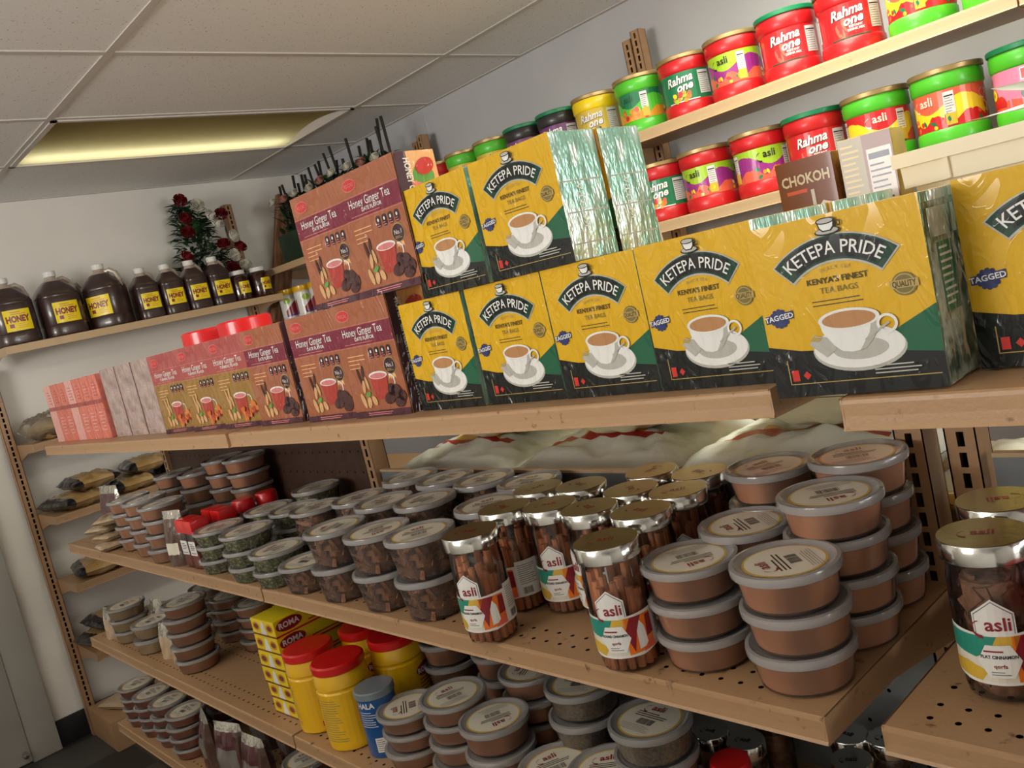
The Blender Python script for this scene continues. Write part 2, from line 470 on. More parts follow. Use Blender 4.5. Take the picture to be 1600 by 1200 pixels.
# ------------------------------------------------------------------ black tea carton
def tea_art(W=0.150, H=0.165):
    a = Art(); X = lambda x: (x-0.5)*W
    Y = lambda y: y*H
    P = lambda pts: [(X(x), Y(y)) for x, y in pts]
    a.rect(X(0), 0, X(1), H, 'f_yellow', 0)
    a.poly(P([(0, 0), (1, 0), (1, .2), (.62, .24), (.2, .27), (0, .31)]), 'f_black', 1)
    a.poly(P([(.6, .235), (1, .19), (1, .44), (.8, .345)]), 'f_green', 2)
    for q in ((.1, .075, .97, .08), (.1, .075, .106, .22)):
        a.rect(X(q[0]), Y(q[1]), X(q[2]), Y(q[3]), 'f_gold', 2)
    a.rect(X(.12), Y(.095), X(.165), Y(.16), 'f_red', 3); a.poly(P([(.215, .10), (.24, .125), (.215, .15), (.19, .125)]), 'f_red', 3)
    a.lines(X(.62), Y(.095), X(.93), Y(.155), 3, 'f_grey', 3, seed=3)
    # saucer and cup
    a.ell(X(.55), Y(.25), .27*W, .125*H, 'f_grey', 3, 32); a.ell(X(.55), Y(.262), .262*W, .118*H, 'f_white', 4, 32)
    a.ell(X(.56), Y(.25), .16*W, .06*H, 'f_grey', 5, 24)
    a.poly(P([(.35, .42), (.36, .36), (.40, .29), (.46, .245), (.52, .235), (.58, .245), (.64, .29), (.69, .36), (.70, .42)]), 'f_white', 6)
    a.poly(P([(.56, .238), (.60, .252), (.65, .30), (.69, .36), (.70, .42), (.655, .405), (.63, .33)]), 'f_grey', 7)
    a.ell(X(.525), Y(.42), .178*W, .058*H, 'f_white', 8, 28); a.ell(X(.525), Y(.418), .155*W, .046*H, 'f_tea', 9, 28)
    a.ring(X(.735), Y(.37), .042*W, .016*W, 'f_white', 8, 20)
    a.poly(P([(.60, .29), (.75, .37), (.74, .378), (.6, .30)]), 'f_grey', 9)
    a.poly(P([(.27, .30), (.30, .35), (.38, .33), (.43, .26), (.36, .22)]), 'f_grey', 7); a.poly(P([(.28, .318), (.30, .345), (.355, .33), (.33, .31)]), 'f_gold', 8)
    # curved name banner
    R = .44*W; cx, cy = X(.5), Y(.80)-R
    for (r1, r2, mm, L, e) in ((R-.062*H, R+.092*H, 'f_grey', 3, .76), (R-.050*H, R+.084*H, 'f_dgreen', 4, .74), (R-.038*H, R+.074*H, 'f_black', 5, .60)):
        n = 18
        for k in range(n):
            t0 = -e+2*e*k/n; t1 = -e+2*e*(k+1)/n
            a.P.append(([(cx+r1*sin(t0), cy+r1*cos(t0)), (cx+r1*sin(t1), cy+r1*cos(t1)), (cx+r2*sin(t1), cy+r2*cos(t1)), (cx+r2*sin(t0), cy+r2*cos(t0))], mm, L))
    a.text('KETEPA PRIDE', X(.5), Y(.785), .070*H, 'f_white', 7, bold=0.008, maxw=.56*W, R=R)
    a.text('BLACK TEA', X(.5), Y(.70), .022*H, 'f_gold', 6, R=R*.8)
    a.text("KENYA'S FINEST", X(.5), Y(.63), .032*H, 'f_ink', 4, bold=0.02)
    a.text('TEA BAGS', X(.5), Y(.575), .032*H, 'f_bronze', 4)
    a.lines(X(.33), Y(.50), X(.66), Y(.545), 2, 'f_ink', 3, th=.25, seed=5)
    # cup emblem over the banner
    a.ell(X(.5), Y(.905), .075*W, .022*H, 'f_black', 8); a.ell(X(.5), Y(.908), .066*W, .016*H, 'f_grey', 9)
    a.poly(P([(.445, .965), (.455, .925), (.475, .905), (.525, .905), (.545, .925), (.555, .965)]), 'f_black', 10)
    a.poly(P([(.455, .96), (.463, .928), (.48, .912), (.52, .912), (.537, .928), (.545, .96)]), 'f_white', 11)
    a.ell(X(.5), Y(.963), .056*W, .018*H, 'f_black', 12); a.ell(X(.5), Y(.963), .047*W, .012*H, 'f_grey', 13)
    a.ring(X(.566), Y(.94), .012*W, .007*W, 'f_black', 9, 12)
    # badges
    for k in range(12):
        t = 2*pi*k/12; a.ell(X(.11)+.05*W*cos(t), Y(.47)+.05*W*sin(t), .014*W, .014*W, 'f_blue', 3, 8)
    a.ell(X(.11), Y(.47), .052*W, .052*W, 'f_blue', 4)
    a.poly(P([(.02, .445), (.2, .465), (.2, .51), (.02, .49)]), 'f_blue', 5)
    a.text('TAGGED', X(.11), Y(.463), .03*H, 'f_white', 6, bold=0.02, rot=0.1)
    a.ell(X(.86), Y(.56), .068*W, .068*W, 'f_bronze', 4); a.ring(X(.86), Y(.56), .052*W, .007*W, 'f_gold', 5)
    a.rect(X(.785), Y(.54), X(.935), Y(.582), 'f_gold', 6); a.text('QUALITY', X(.86), Y(.547), .03*H, 'f_ink', 7, bold=0.02, maxw=.125*W)
    return a


def carton(W, D, H, front, fmat, smat, tmat, sideart=None, extra=None):
    b = MB(); b.box(-W/2, W/2, -D/2, D/2, 0, H, fmat, c=0.0018)
    for i, f in enumerate(b.f):        # faces by direction: sides and top of their own board
        p = [Vector(b.v[k]) for k in f]; n = (p[1]-p[0]).cross(p[2]-p[1])
        if abs(n.x) > max(abs(n.y), abs(n.z)):
            b.m[i] = b.mi(smat)
        elif n.z > max(abs(n.x), abs(n.y)):
            b.m[i] = b.mi(tmat)
    parts = [('box_body', b.mesh('box_body')), ('front_print', front.mesh('front_print', flat(-D/2-.0001)))]
    if sideart:
        parts.append(('side_print', sideart.mesh('side_print', side(W/2+.0001))))
    return parts


ta = tea_art()
sa = Art()
for k in range(3):
    sa.rect(-.036, .02+.04*k, .036, .022+.04*k, 'f_grey', 1)
sa.text('KETEPA', 0, .07, .012, 'f_white', 2, rot=pi/2)
sb = Art(); sb.rect(-.036, .002, .036, .156, 'film_dark', 0); sb.rect(-.02, .06, .012, .12, 'f_green', 1); sb.lines(-.018, .064, .01, .118, 9, 'f_grey', 2)
sb.rect(-.03, .125, .03, .15, 'foil_silver', 1)
KINDS['tea'] = ('tea_box', carton(.149, .082, .165, ta, 'f_yellow', 'foil', 'f_yellow', sa))
KINDS['tea_dark'] = ('tea_box', carton(.149, .082, .165, ta, 'f_yellow', 'foil_silver', 'f_yellow', sb))


# ------------------------------------------------------------------ honey ginger tea carton
def ginger_art(kind, W=.148, H=.188):
    a = Art(); X = lambda x: (x-0.5)*W
    Y = lambda y: y*H
    P = lambda pts: [(X(x), Y(y)) for x, y in pts]
    base, band = {'date': ('f_brown', 'f_maroon'), 'turmeric': ('f_gbrown', 'f_rose'), 'plain': ('f_gbrown', 'f_rose')}[kind]
    a.rect(X(0), 0, X(1), H, base, 0)
    if kind != 'date':
        a.rect(X(0), Y(.8), X(1), H, 'f_rose', 1)
    a.rect(X(0), Y(.63), X(1), Y(.80), band, 1)
    a.rect(X(0), Y(.805), X(1), Y(.809), 'f_pink', 2); a.rect(X(0), Y(.62), X(1), Y(.624), 'f_pink', 2)
    a.ell(X(.2), Y(.9), .125*W, .05*H, 'f_pink', 2); a.ell(X(.2), Y(.9), .115*W, .044*H, 'f_red', 3)
    a.text('POCAS', X(.2), Y(.885), .03*H, 'f_pink', 4, bold=.01)
    a.text('Honey Ginger Tea', X(.48), Y(.715), .07*H, 'f_white', 3, maxw=.72*W)
    a.text({'date': 'DATE FLAVOR'}.get(kind, 'TURMERIC FLAVOR'), X(.5), Y(.67), .03*H, 'f_white', 3, bold=.015)
    a.lines(X(.12), Y(.642), X(.9), Y(.655), 1, 'f_pink', 3, th=.4)
    for k in range(4):
        x = .55+.105*k
        a.ell(X(x), Y(.575), .04*W, .02*H, 'f_dark', 2, 12); a.ell(X(x), Y(.52), .04*W, .02*H, 'f_dark', 2, 12)
        a.rect(X(x)-.04*W, Y(.52), X(x)+.04*W, Y(.575), 'f_dark', 2); a.ell(X(x), Y(.56), .014*W, .014*H, 'f_white', 3, 8)
        a.lines(X(x)-.028*W, Y(.505), X(x)+.028*W, Y(.54), 2, 'f_pink', 3)
    a.lines(X(.1), Y(.42), X(.42), Y(.56), 4, 'f_peach', 2, th=.2, seed=2)
    if kind == 'date':
        a.ell(X(.82), Y(.42), .105*W, .075*H, 'f_gold', 2); a.ell(X(.82), Y(.42), .096*W, .068*H, 'f_dark', 3)
        a.text('No.1', X(.82), Y(.41), .036*H, 'f_white', 4); a.lines(X(.76), Y(.375), X(.88), Y(.398), 2, 'f_gold', 4)
        for sx in (-1, 1):
            a.poly([(X(.82)+sx*.01*W, Y(.35)), (X(.82)+sx*.055*W, Y(.35)), (X(.82)+sx*.065*W, Y(.305)), (X(.82)+sx*.04*W, Y(.325)), (X(.82)+sx*.015*W, Y(.3))], 'f_peach', 2)
    # glass mug of tea
    a.poly(P([(.42, .36), (.46, .17), (.49, .145), (.66, .145), (.69, .17), (.73, .36)]), 'f_cup', 3)
    a.ell(X(.575), Y(.355), .165*W, .034*H, 'f_white', 4, 24); a.ell(X(.575), Y(.35), .14*W, .024*H, 'f_pink', 5, 24)
    a.ring(X(.78), Y(.29), .05*W, .016*W, 'f_white', 3, 16, -pi*.6, pi*.6, ry=.05*H)
    # ginger roots, sticks and fruit
    for (x, y, rx, ry, ro) in ((.22, .15, .035, .07, .3), (.32, .13, .04, .05, -.3), (.42, .14, .04, .045, .5), (.28, .27, .03, .06, -.2), (.35, .3, .025, .06, .2)):
        a.ell(X(x), Y(y), rx*W, ry*H, 'f_ginger', 6, 14, ro)
    for (x, y, ro) in ((.24, .36, .2), (.31, .38, -.15)):
        a.ell(X(x), Y(y), .022*W, .08*H, 'f_date' if kind == 'date' else 'f_ginger', 5, 12, ro)
    if kind == 'date':
        for (x, y, rx, ry, ro) in ((.7, .15, .1, .05, .3), (.84, .2, .09, .06, -.4), (.86, .11, .09, .045, .2), (.76, .22, .07, .05, .8), (.92, .16, .06, .05, 1)):
            a.ell(X(x), Y(y), rx*W, ry*H, 'f_date', 7, 16, ro); a.ell(X(x)-.01*W, Y(y)+.012*H, rx*W*.35, ry*H*.22, 'f_plum', 8, 10, ro)
    else:
        for k in range(14):
            r = random.Random(k); a.ell(X(r.uniform(.5, .95)), Y(r.uniform(.09, .2)), .05*W, .028*H, 'f_orange' if k % 3 else 'f_cup', 7+k, 10, r.uniform(0, 3))
        a.ell(X(.85), Y(.23), .07*W, .05*H, 'f_orange', 7)
    a.ell(X(.33), Y(.2), .05*W, .02*H, 'f_leaf', 6, 10, .4)
    a.rect(X(0), 0, X(1), Y(.055), 'f_plum', 8)
    a.lines(X(.25), Y(.012), X(.9), Y(.045), 2, 'f_pink', 9, th=.4, seed=4)
    return a


gs = Art(); gs.rect(-.038, 0, .038, .188, 'f_peach', 0)
for k, (x, y, rx, ry, m_, ro) in enumerate(((.01, .15, .02, .02, 'f_leaf', .5), (-.002, .12, .02, .03, 'f_salmon', .8), (.02, .11, .016, .024, 'f_white', 0), (.015, .165, .018, .012, 'f_red', .3), (.012, .06, .02, .04, 'f_ginger', .2), (.02, .03, .016, .02, 'f_orange', 1))):
    gs.ell(x, y, rx, ry, m_, 1+k, 16, ro)
gs.rect(-.038, 0, -.016, .188, 'f_plum', 8)
gs.text('HONEY GINGER TEA', -.0225, .128, .011, 'f_white', 9, bold=.03, rot=-pi/2, maxw=.1); gs.text('DATE FLAVOR', -.0225, .04, .007, 'f_white', 9, bold=.02, rot=-pi/2)
for k_ in ('date', 'turmeric'):
    KINDS['ginger_'+k_] = ('ginger_tea_box', carton(.148, .078, .188, ginger_art(k_), 'f_brown', 'f_plum', 'f_brown', gs))
# cartons turned edge-on: grey-brown narrow side with a dark seam
a = Art(); a.rect(-.055, .0, .055, .188, 'grey_card', 0); a.rect(.048, 0, .055, .188, 'f_plum', 1); a.lines(-.03, .1, .03, .14, 5, 'f_lilac', 1, th=.3); a.rect(-.055, .012, .048, .016, 'f_lilac', 1)
a.ell(-.01, .05, .03, .012, 'f_lilac', 1)
KINDS['edge_box'] = ('ginger_tea_box', carton(.112, .14, .186, a, 'grey_card', 'f_plum', 'grey_card'))
for nm, mm in (('pink_box', 'pink_card'), ('pale_box', 'pink_pale')):
    a = Art(); a.rect(-.037, 0, .037, .182, mm, 0); a.rect(-.037, .10, .037, .112, 'f_rose', 1); a.lines(-.02, .12, .022, .165, 5, 'f_rose', 1, th=.2); a.lines(-.02, .02, .022, .08, 6, 'pink_pale', 1, th=.3); a.rect(.031, 0, .037, .182, 'f_rose', 1)
    KINDS[nm] = ('slim_tea_box', carton(.076, .14, .182, a, mm, mm, mm))


# ------------------------------------------------------------------ drink-mix canisters
def canister(body, lid, label, R=.0775, H=.173):
    b = MB(); b.lathe([(R-.006, 0), (R-.002, .003), (R, .010), (R, .034), (R-.002, .037), (R-.0035, .039), (R-.0035, H-.05), (R-.002, H-.048), (R, H-.045), (R+.0005, H-.02), (R-.002, H-.014), (R-.002, H-.010)], body, 40)
    l = MB(); l.lathe([(R+.001, H-.013), (R+.003, H-.011), (R+.003, H-.002), (R+.001, H), (R-.006, H), (R-.009, H-.004), (0.001, H-.004)], lid, 40)
    return [('canister_body', b.mesh('canister_body')), ('lid', l.mesh('lid')),
            ('label', label.mesh('label', wrap(R-.0032), du=.012))]


LZ0, LZ1 = .039, .123


def facts(a, x, w=.036):
    a.rect(x, LZ0+.012, x+w, LZ1-.006, 'i_paper', 5); a.rect(x+.002, LZ1-.017, x+w-.002, LZ1-.014, 'i_black', 6)
    a.lines(x+.002, LZ0+.014, x+w-.002, LZ1-.018, 9, 'i_grey', 6, th=.25, seed=int(x*1e3)+9)


def rahma(base, fruit, tail=None, shift=0.0):
    a = Art(); W = .2335; a.rect(-W, LZ0, W, LZ1, base, 0)
    for s in (.012, -.165):
        cx = s+shift
        a.text('Rahma', cx, .091, .023, 'i_black', 3, shear=.35, bold=.05, rot=.10, maxw=.081); a.text('one', cx+.014, .070, .022, 'i_black', 3, shear=.35, bold=.06, rot=.10)
        a.text('Rahma', cx-.0008, .0918, .023, 'i_white', 4, shear=.35, bold=.025, rot=.10, maxw=.080); a.text('one', cx+.0132, .0708, .022, 'i_white', 4, shear=.35, bold=.03, rot=.10)
        r = random.Random(int(s*100))
        if fruit:
            for k in range(16):
                a.ell(cx-.004+r.uniform(-.026, .026), .051+r.uniform(-.008, .012), r.uniform(.005, .009), r.uniform(.005, .008), r.choice(fruit), 5+k*.5, 10, r.uniform(0, 3))
        else:
            a.text('INSTANT', cx+.016, .062, .0055, 'i_white', 4, bold=.03); a.text('DRINK MIX', cx+.016, .054, .0055, 'i_white', 4, bold=.03)
            for k in range(7):
                a.ell(cx-.03+.008*k, .075-r.uniform(0, .02), .009, .02, 'i_coral' if k % 2 else 'i_red', 1+k*.2, 12, .4)
        a.rect(cx-.045, LZ0, cx+.05, LZ0+.003, tail or 'i_white', 4)
        facts(a, cx+.054)
    return a


def asli_lab(c1, c2, c3, blobs, shift=0.0, txt='i_black'):
    a = Art(); W = .2335; a.rect(-W, LZ0, W, LZ1, c1, 0)
    for s in (-.165, -.01, .145):
        cx = s+shift
        top_ = [(cx-.06+.01*k, .092+.016*sin(k*.42+2.2)) for k in range(17)]
        a.poly([(cx-.06, LZ0)]+top_+[(cx+.10, LZ0)], c2, 1)
        lo = [(cx-.06+.01*k, .060+.010*sin(k*.9+1)) for k in range(17)]
        a.poly([(cx-.06, LZ0)]+lo+[(cx+.10, LZ0)], c3, 2)
        a.asli(cx-.004, .096, .019, txt, 6)
        r = random.Random(int(s*1000)+7)
        for k in range(18):
            a.ell(cx+r.uniform(-.045, .05), .055+r.uniform(-.012, .016), r.uniform(.003, .010), r.uniform(.003, .007), r.choice(blobs), 3+k*.2, 10, r.uniform(0, 3))
        facts(a, cx+.036, .022); a.rect(cx+.036, LZ0+.004, cx+.058, LZ0+.03, 'i_mustard', 7)
    return a


FR = ['i_orange', 'i_amber', 'i_red', 'i_yellow', 'i_lime', 'i_coral']
jg = Art(); jg.rect(-.2335, LZ0, .2335, LZ1, 'i_pink', 0)
for s in (-.13, .03):
    jg.rect(s-.045, .094, s+.035, .119, 'i_white', 2); jg.rect(s-.043, .096, s+.033, .117, 'i_red', 3); jg.text('JANGO', s-.005, .099, .011, 'i_white', 4, bold=.04)
    jg.poly([(s-.07, LZ0), (s-.07, .06), (s-.03, .052), (s, .058), (s+.05, .05), (s+.085, .06), (s+.085, LZ0)], 'i_coral', 1)
    jg.ell(s-.018, .066, .03, .021, 'i_dgreen', 5, 24)
    for k in range(5):
        jg.ell(s-.036+.009*k, .066, .0016, .017, 'i_lgreen', 6, 10)
    jg.ell(s+.04, .078, .012, .012, 'i_yellow', 6); jg.ell(s+.04, .078, .005, .005, 'i_orange', 7)
    for k in range(7):
        jg.ell(s+.02+.008*k, .06, .008, .014, 'i_red', 4+k*.2, 10, .5)
CAN = {
    'rg_green': canister('p_red', 'lid_gold', rahma('i_green', FR)),
    'rg_purple': canister('p_red', 'lid_gold', asli_lab('i_lime', 'i_purple', 'i_coral', FR+['i_green', 'i_white'])),
    'rg_purple2': canister('p_red', 'lid_gold', asli_lab('i_lime', 'i_purple', 'i_coral', FR+['i_green', 'i_white'], .05)),
    'rr': canister('p_red', 'lid_green', rahma('i_red', None, 'i_dgreen')),
    'rdark': canister('p_red', 'lid_gold', asli_lab('i_dred', 'i_red', 'i_dred', ['i_red', 'i_coral'], .03, 'i_white')),
    'gg_fruit': canister('p_green', 'lid_gold', asli_lab('i_green', 'i_lgreen', 'i_amber', FR, .01, 'i_dgreen')),
    'gg_yellow': canister('p_green', 'lid_gold', asli_lab('i_mustard', 'i_violet', 'i_mustard', ['i_orange', 'i_brown'], .03)),
    'gg_melon': canister('p_green', 'lid_gold', asli_lab('i_coral', 'i_yellow', 'i_red', ['i_red', 'i_green', 'i_yellow', 'i_coral'], -.02, 'i_cream')),
    'gg_melon2': canister('p_green', 'lid_gold', asli_lab('i_red', 'i_yellow', 'i_coral', ['i_red', 'i_green', 'i_yellow'], .04, 'i_cream')),
    'gj': canister('p_green', 'lid_green', jg),
    'yy': canister('p_yellow', 'lid_gold', rahma('i_mustard', ['i_khaki', 'i_brown'], 'i_yellow')),
    'bb': canister('p_black', 'lid_green', rahma('i_violet', None, 'i_violet')),
}
for k_, v_ in CAN.items():
    KINDS[k_] = ('drink_mix_canister', v_)
yl = Art(); yl.rect(-.12, .02, .12, .125, 'i_white', 0)
for s in (-.06, .04):
    yl.poly([(s-.03, .02), (s-.03, .05), (s+.03, .10), (s+.03, .02)], 'i_dred', 1); yl.ell(s-.015, .1, .018, .016, 'i_lime', 2); yl.rect(s-.03, .02, s+.03, .034, 'i_violet', 3)
b = MB(); b.lathe([(.044, 0), (.047, .004), (.047, .13), (.045, .135)], 'i_paper', 28); l = MB(); l.lathe([(.048, .132), (.049, .135), (.049, .158), (.046, .161), (.01, .161)], 'jar_yellow', 28)
KINDS['yellow_lid'] = ('yellow_lid_jar', [('jar_body', b.mesh('jar_body')), ('lid', l.mesh('lid')), ('label', yl.mesh('label', wrap(.0474), du=.01))])


# ------------------------------------------------------------------ deli tubs
def lid_label(r, variant):
    a = Art(); a.ell(0, 0, r, r, 'i_gold', 0, 36); a.ell(0, 0, r*.94, r*.94, 'i_cream', 1, 36)
    a.asli(-.002, r*.42, r*.27, 'i_dred', 3)
    a.lines(-r*.6, r*.0, r*.6, r*.3, 3, 'i_black', 2, th=.4, seed=variant); a.lines(-r*.7, -r*.75, r*.6, -r*.42, 5, 'i_grey', 2, th=.25, seed=variant+2)
    a.bars(-r*.3, -r*.35, r*.3, -r*.06, 14, 'i_black', 2, seed=variant)
    return a


LL = lid_label(.0445, 1).mesh('lid_label', top(.0002))


def tub(H, fill_mat, contents=None, r0=.049, r1=.0545):
    f = (r1-r0)/H
    s = MB(); s.lathe([(r0-.004, 0), (r0, .003), (r1, H-.006)], 'tub_plastic', 36, cap=False)
    s.lathe([(.001, .0005), (r0-.004, .0)], 'tub_plastic', 36, cap=False)
    l = MB(); l.lathe([(r1+.0015, H-.011), (r1+.0035, H-.0095), (r1+.004, H-.004), (r1+.003, H-.0005), (r1-.001, H), (r1-.004, H-.0025), (r1-.007, H-.0035), (.001, H-.0035)], 'lid_plastic', 40)
    l.lathe([(.001, H-.006), (r1-.006, H-.006), (r1-.002, H-.0075)], 'lid_plastic', 40, cap=False)
    if contents is None:
        c = MB(); c.lathe([(r0-.006, .002), (r0-.0015, .004), (r1-.0022, H-.010), (r1-.012, H-.0088), (.01, H-.0085)], fill_mat, 32)
        cm = c.mesh('contents')
    else:
        cm = contents
    lab = bpy.data.meshes.new('x') if False else LL
    return [('container', s.mesh('container')), ('contents', cm), ('lid', l.mesh('lid')), ('lid_label', lab, None, H-.0034)]


def bark_fill(H, r, n, seed):
    rnd = random.Random(seed); b = MB()
    for k in range(n):
        a = rnd.uniform(0, 2*pi); rr = r*sqrt(rnd.uniform(.35, 1))*.84; z = rnd.uniform(.012, H-.02)
        L_ = rnd.uniform(.012, .03); w_ = rnd.uniform(.004, .009); t_ = rnd.uniform(.001, .003)
        mx = Matrix.Translation((rr*cos(a), rr*sin(a), z)) @ Matrix.Rotation(a+pi/2+rnd.uniform(-.4, .4), 4, 'Z') @ Matrix.Rotation(rnd.uniform(-1.3, 1.3), 4, 'Y')
        bm = bmesh.new(); bmesh.ops.create_cube(bm, size=1)
        for v in bm.verts:
            v.co = Vector((v.co.x*L_*2, v.co.y*t_*2, v.co.z*w_*(1.3 if v.co.x > 0 else .8)*1.6))
        for v in bm.verts:
            p = mx @ v.co; q = Vector((p.x, p.y)); lim = r*.95
            if q.length > lim:
                q = q.normalized()*lim
            v.co = mx.inverted() @ Vector((q.x, q.y, min(max(p.z, .002), H-.009)))
        b.add_bm(bm, 'bark' if rnd.random() < .72 else 'bark_light', mx); bm.free()
    b.lathe([(r*.72, .003), (r*.74, H-.014)], 'bark', 16)
    return b.mesh('contents', 0)


def herb_fill(H, r, seed):
    rnd = random.Random(seed); b = MB(); b.lathe([(r-.009, .003), (r-.003, H-.010)], 'herb', 24)
    for k in range(150):
        a = rnd.uniform(0, 2*pi); z = rnd.uniform(.003, H-.011); rr = r-.008+.004*z/H
        mx = Matrix.Translation((rr*cos(a), rr*sin(a), z)) @ Matrix.Rotation(a, 4, 'Z') @ Matrix.Rotation(rnd.uniform(0, 3), 4, 'X')
        bm = bmesh.new(); bmesh.ops.create_cube(bm, size=1)
        for v in bm.verts:
            v.co = Vector((v.co.x*.005, v.co.y*rnd.uniform(.006, .012), v.co.z*.004))
        b.add_bm(bm, 'herb', mx); bm.free()
    return b.mesh('contents', 0)


def mk_tub(key, name, *a, **k):
    KINDS[key] = (name, tub(*a, **k))


mk_tub('tub', 'powder_tub', .0445, 'powder'); mk_tub('tub_grey', 'powder_tub', .0445, 'powder_grey'); mk_tub('tub_orange', 'powder_tub', .0445, 'powder_orange')
mk_tub('tub_pale', 'powder_tub', .0445, 'powder_pale')
mk_tub('tub_herb', 'herb_tub', .0445, 'herb', contents=herb_fill(.0445, .0525, 3))
mk_tub('tub_tall', 'bark_tub', .072, 'bark', contents=bark_fill(.072, .0525, 90, 5), r0=.046)
mk_tub('tub_tall2', 'bark_tub', .072, 'bark', contents=bark_fill(.072, .0525, 90, 9), r0=.046)


def inst_tub(kind, label, cat, loc, group, spin=0.0, sz=1.0, rx=0.0, showlabel=True, s=1.0):
    name, parts = KINDS[kind]
    t = thing(name, label, cat, loc, 0, group, sz=sz, rx=rx, s=s)
    for p in parts:
        if len(p) > 3:
            if showlabel:
                ld = [c for c in t.children if c.name.startswith('lid')]
                c = put('lid_label', p[1], ld[0] if ld else t, loc=(0, 0, p[3]), rot=(0, 0, spin))
        else:
            c = put(p[0], p[1], t)
    return t


# ------------------------------------------------------------------ cinnamon jars
def label_art(name1, flatver=False):
    a = Art(); z0 = .022
    body = [(-.052, z0+.004), (-.03, z0), (.0, z0), (.03, z0), (.05, z0+.004), (.052, z0+.052), (.018, z0+.050), (.018, z0+.070), (0, z0+.084), (-.018, z0+.070), (-.018, z0+.050), (-.052, z0+.052)]
    a.poly(body, 'i_white', 0)
    a.poly([(-.0165, z0+.05), (.0165, z0+.05), (.0165, z0+.0692), (0, z0+.082), (-.0165, z0+.0692)], 'i_grey', 1)
    a.poly([(-.0157, z0+.05), (.0157, z0+.05), (.0157, z0+.0686), (0, z0+.081), (-.0157, z0+.0686)], 'i_white', 2)
    a.asli(.003, z0+.054, .0125, 'i_dred', 4)
    a.poly([(-.05, z0+.006), (-.018, z0+.003), (.02, z0+.003), (.02, z0+.048), (-.05, z0+.048)], 'i_cream', 1)
    a.poly([(-.05, z0+.03), (-.02, z0+.026), (-.004, z0+.036), (.002, z0+.048), (-.05, z0+.048)], 'i_teal', 2)
    a.poly([(-.05, z0+.006), (-.018, z0+.003), (-.01, z0+.014), (-.03, z0+.02), (-.05, z0+.018)], 'i_gold', 2)
    a.poly([(-.004, z0+.040), (.02, z0+.036), (.03, z0+.048), (0, z0+.048)], 'i_gold', 3)
    a.poly([(.013, z0+.003), (.048, z0+.006), (.048, z0+.048), (.012, z0+.048)], 'i_orange', 3)
    a.poly([(.020, z0+.006), (.026, z0+.03), (.034, z0+.048), (.020, z0+.048), (.012, z0+.03)], 'i_dred', 4)
    a.poly([(.026, z0+.008), (.038, z0+.010), (.036, z0+.034), (.031, z0+.042), (.026, z0+.030)], 'i_white', 5)
    a.poly([(.038, z0+.02), (.048, z0+.022), (.048, z0+.046), (.040, z0+.046)], 'i_dred', 5)
    a.poly([(.030, z0+.004), (.048, z0+.006), (.046, z0+.018), (.036, z0+.012)], 'i_coral', 6)
    hx = [(-.018, z0+.024), (-.010, z0+.008), (.010, z0+.008), (.018, z0+.024), (.010, z0+.040), (-.010, z0+.040)]
    a.poly(hx, 'i_white', 6)
    a.text(name1, 0, z0+.027, .0032, 'i_black', 7, bold=.03, maxw=.030); a.text('qorfa', 0, z0+.018, .0036, 'i_dred', 7, bold=.02)
    a.lines(-.012, z0+.032, .012, z0+.036, 1, 'i_dred', 7, th=.4); a.lines(-.008, z0+.010, .008, z0+.015, 2, 'i_grey', 7)
    # back panel with the facts
    a.poly([(.05, z0+.004), (.088, z0+.004), (.092, z0+.010), (.092, z0+.052), (.088, z0+.058), (.052, z0+.058)], 'i_white', 1)
    a.lines(.055, z0+.022, .084, z0+.053, 10, 'i_grey', 2, th=.3, seed=6); a.bars(.057, z0+.008, .073, z0+.018, 9, 'i_black', 2)
    a.poly([(.083, z0+.008), (.09, z0+.01), (.09, z0+.028), (.085, z0+.022)], 'i_orange', 3)
    return a


def jar(name1, quills, seed):
    H = .156; s = MB()
    s.lathe([(.030, .001), (.0345, .004), (.036, .012), (.0372, .05), (.038, .10), (.0375, .118), (.036, .126), (.036, .137)], 'jar_glass', 32, sq=None, cap=False)
    l = MB(); l.lathe([(.0385, H-.020), (.040, H-.019), (.0405, H-.001), (.0395, H)], 'chrome', 40, cap=False)
    l.lathe([(.0395, H), (.001, H)], 'brass_lid', 40, cap=False)
    p = Art(); p.asli(0, -.005, .012, 'i_dred', 1)
    lp = p.mesh('lid_print', top(H+.0001))
    rnd = random.Random(seed); c = MB()
    if quills:
        for k in range(24):
            if k < 15:
                a = 2*pi*k/15; rr = .0275
            else:
                a = 2*pi*k/9; rr = .0155
            r_ = rnd.uniform(.0042, .0062); h_ = rnd.uniform(.09, .125); t = rnd.uniform(-.004, .004)
            x, y = rr*cos(a), rr*sin(a)
            c.tube([(x, y, .004), (x*.99+t*.4, y, h_*.5), (x*.96+t, y*.96+t, h_)], [r_, r_*rnd.uniform(.85, 1.05), r_], 'quill', 8)
    else:
        for k in range(80):
            a = rnd.uniform(0, 2*pi); rr = rnd.uniform(.018, .032); z = rnd.uniform(.012, .12)
            mx = Matrix.Translation((rr*cos(a), rr*sin(a), z)) @ Matrix.Rotation(a+pi/2, 4, 'Z') @ Matrix.Rotation(rnd.uniform(-.9, .9), 4, 'Y')
            bm = bmesh.new(); bmesh.ops.create_cube(bm, size=1)
            for v in bm.verts:
                v.co = Vector((v.co.x*.014, v.co.y*.003, v.co.z*.026))
            c.add_bm(bm, 'bark', mx); bm.free()
        c.lathe([(.024, .004), (.026, .115)], 'bark', 14)
    return [('jar_body', s.mesh('jar_body')), ('contents', c.mesh('contents', 40)), ('lid', l.mesh('lid', 50), [('lid_print', lp)]),
            ('label', label_art(name1).mesh('label', wrap(.0384), du=.006))]


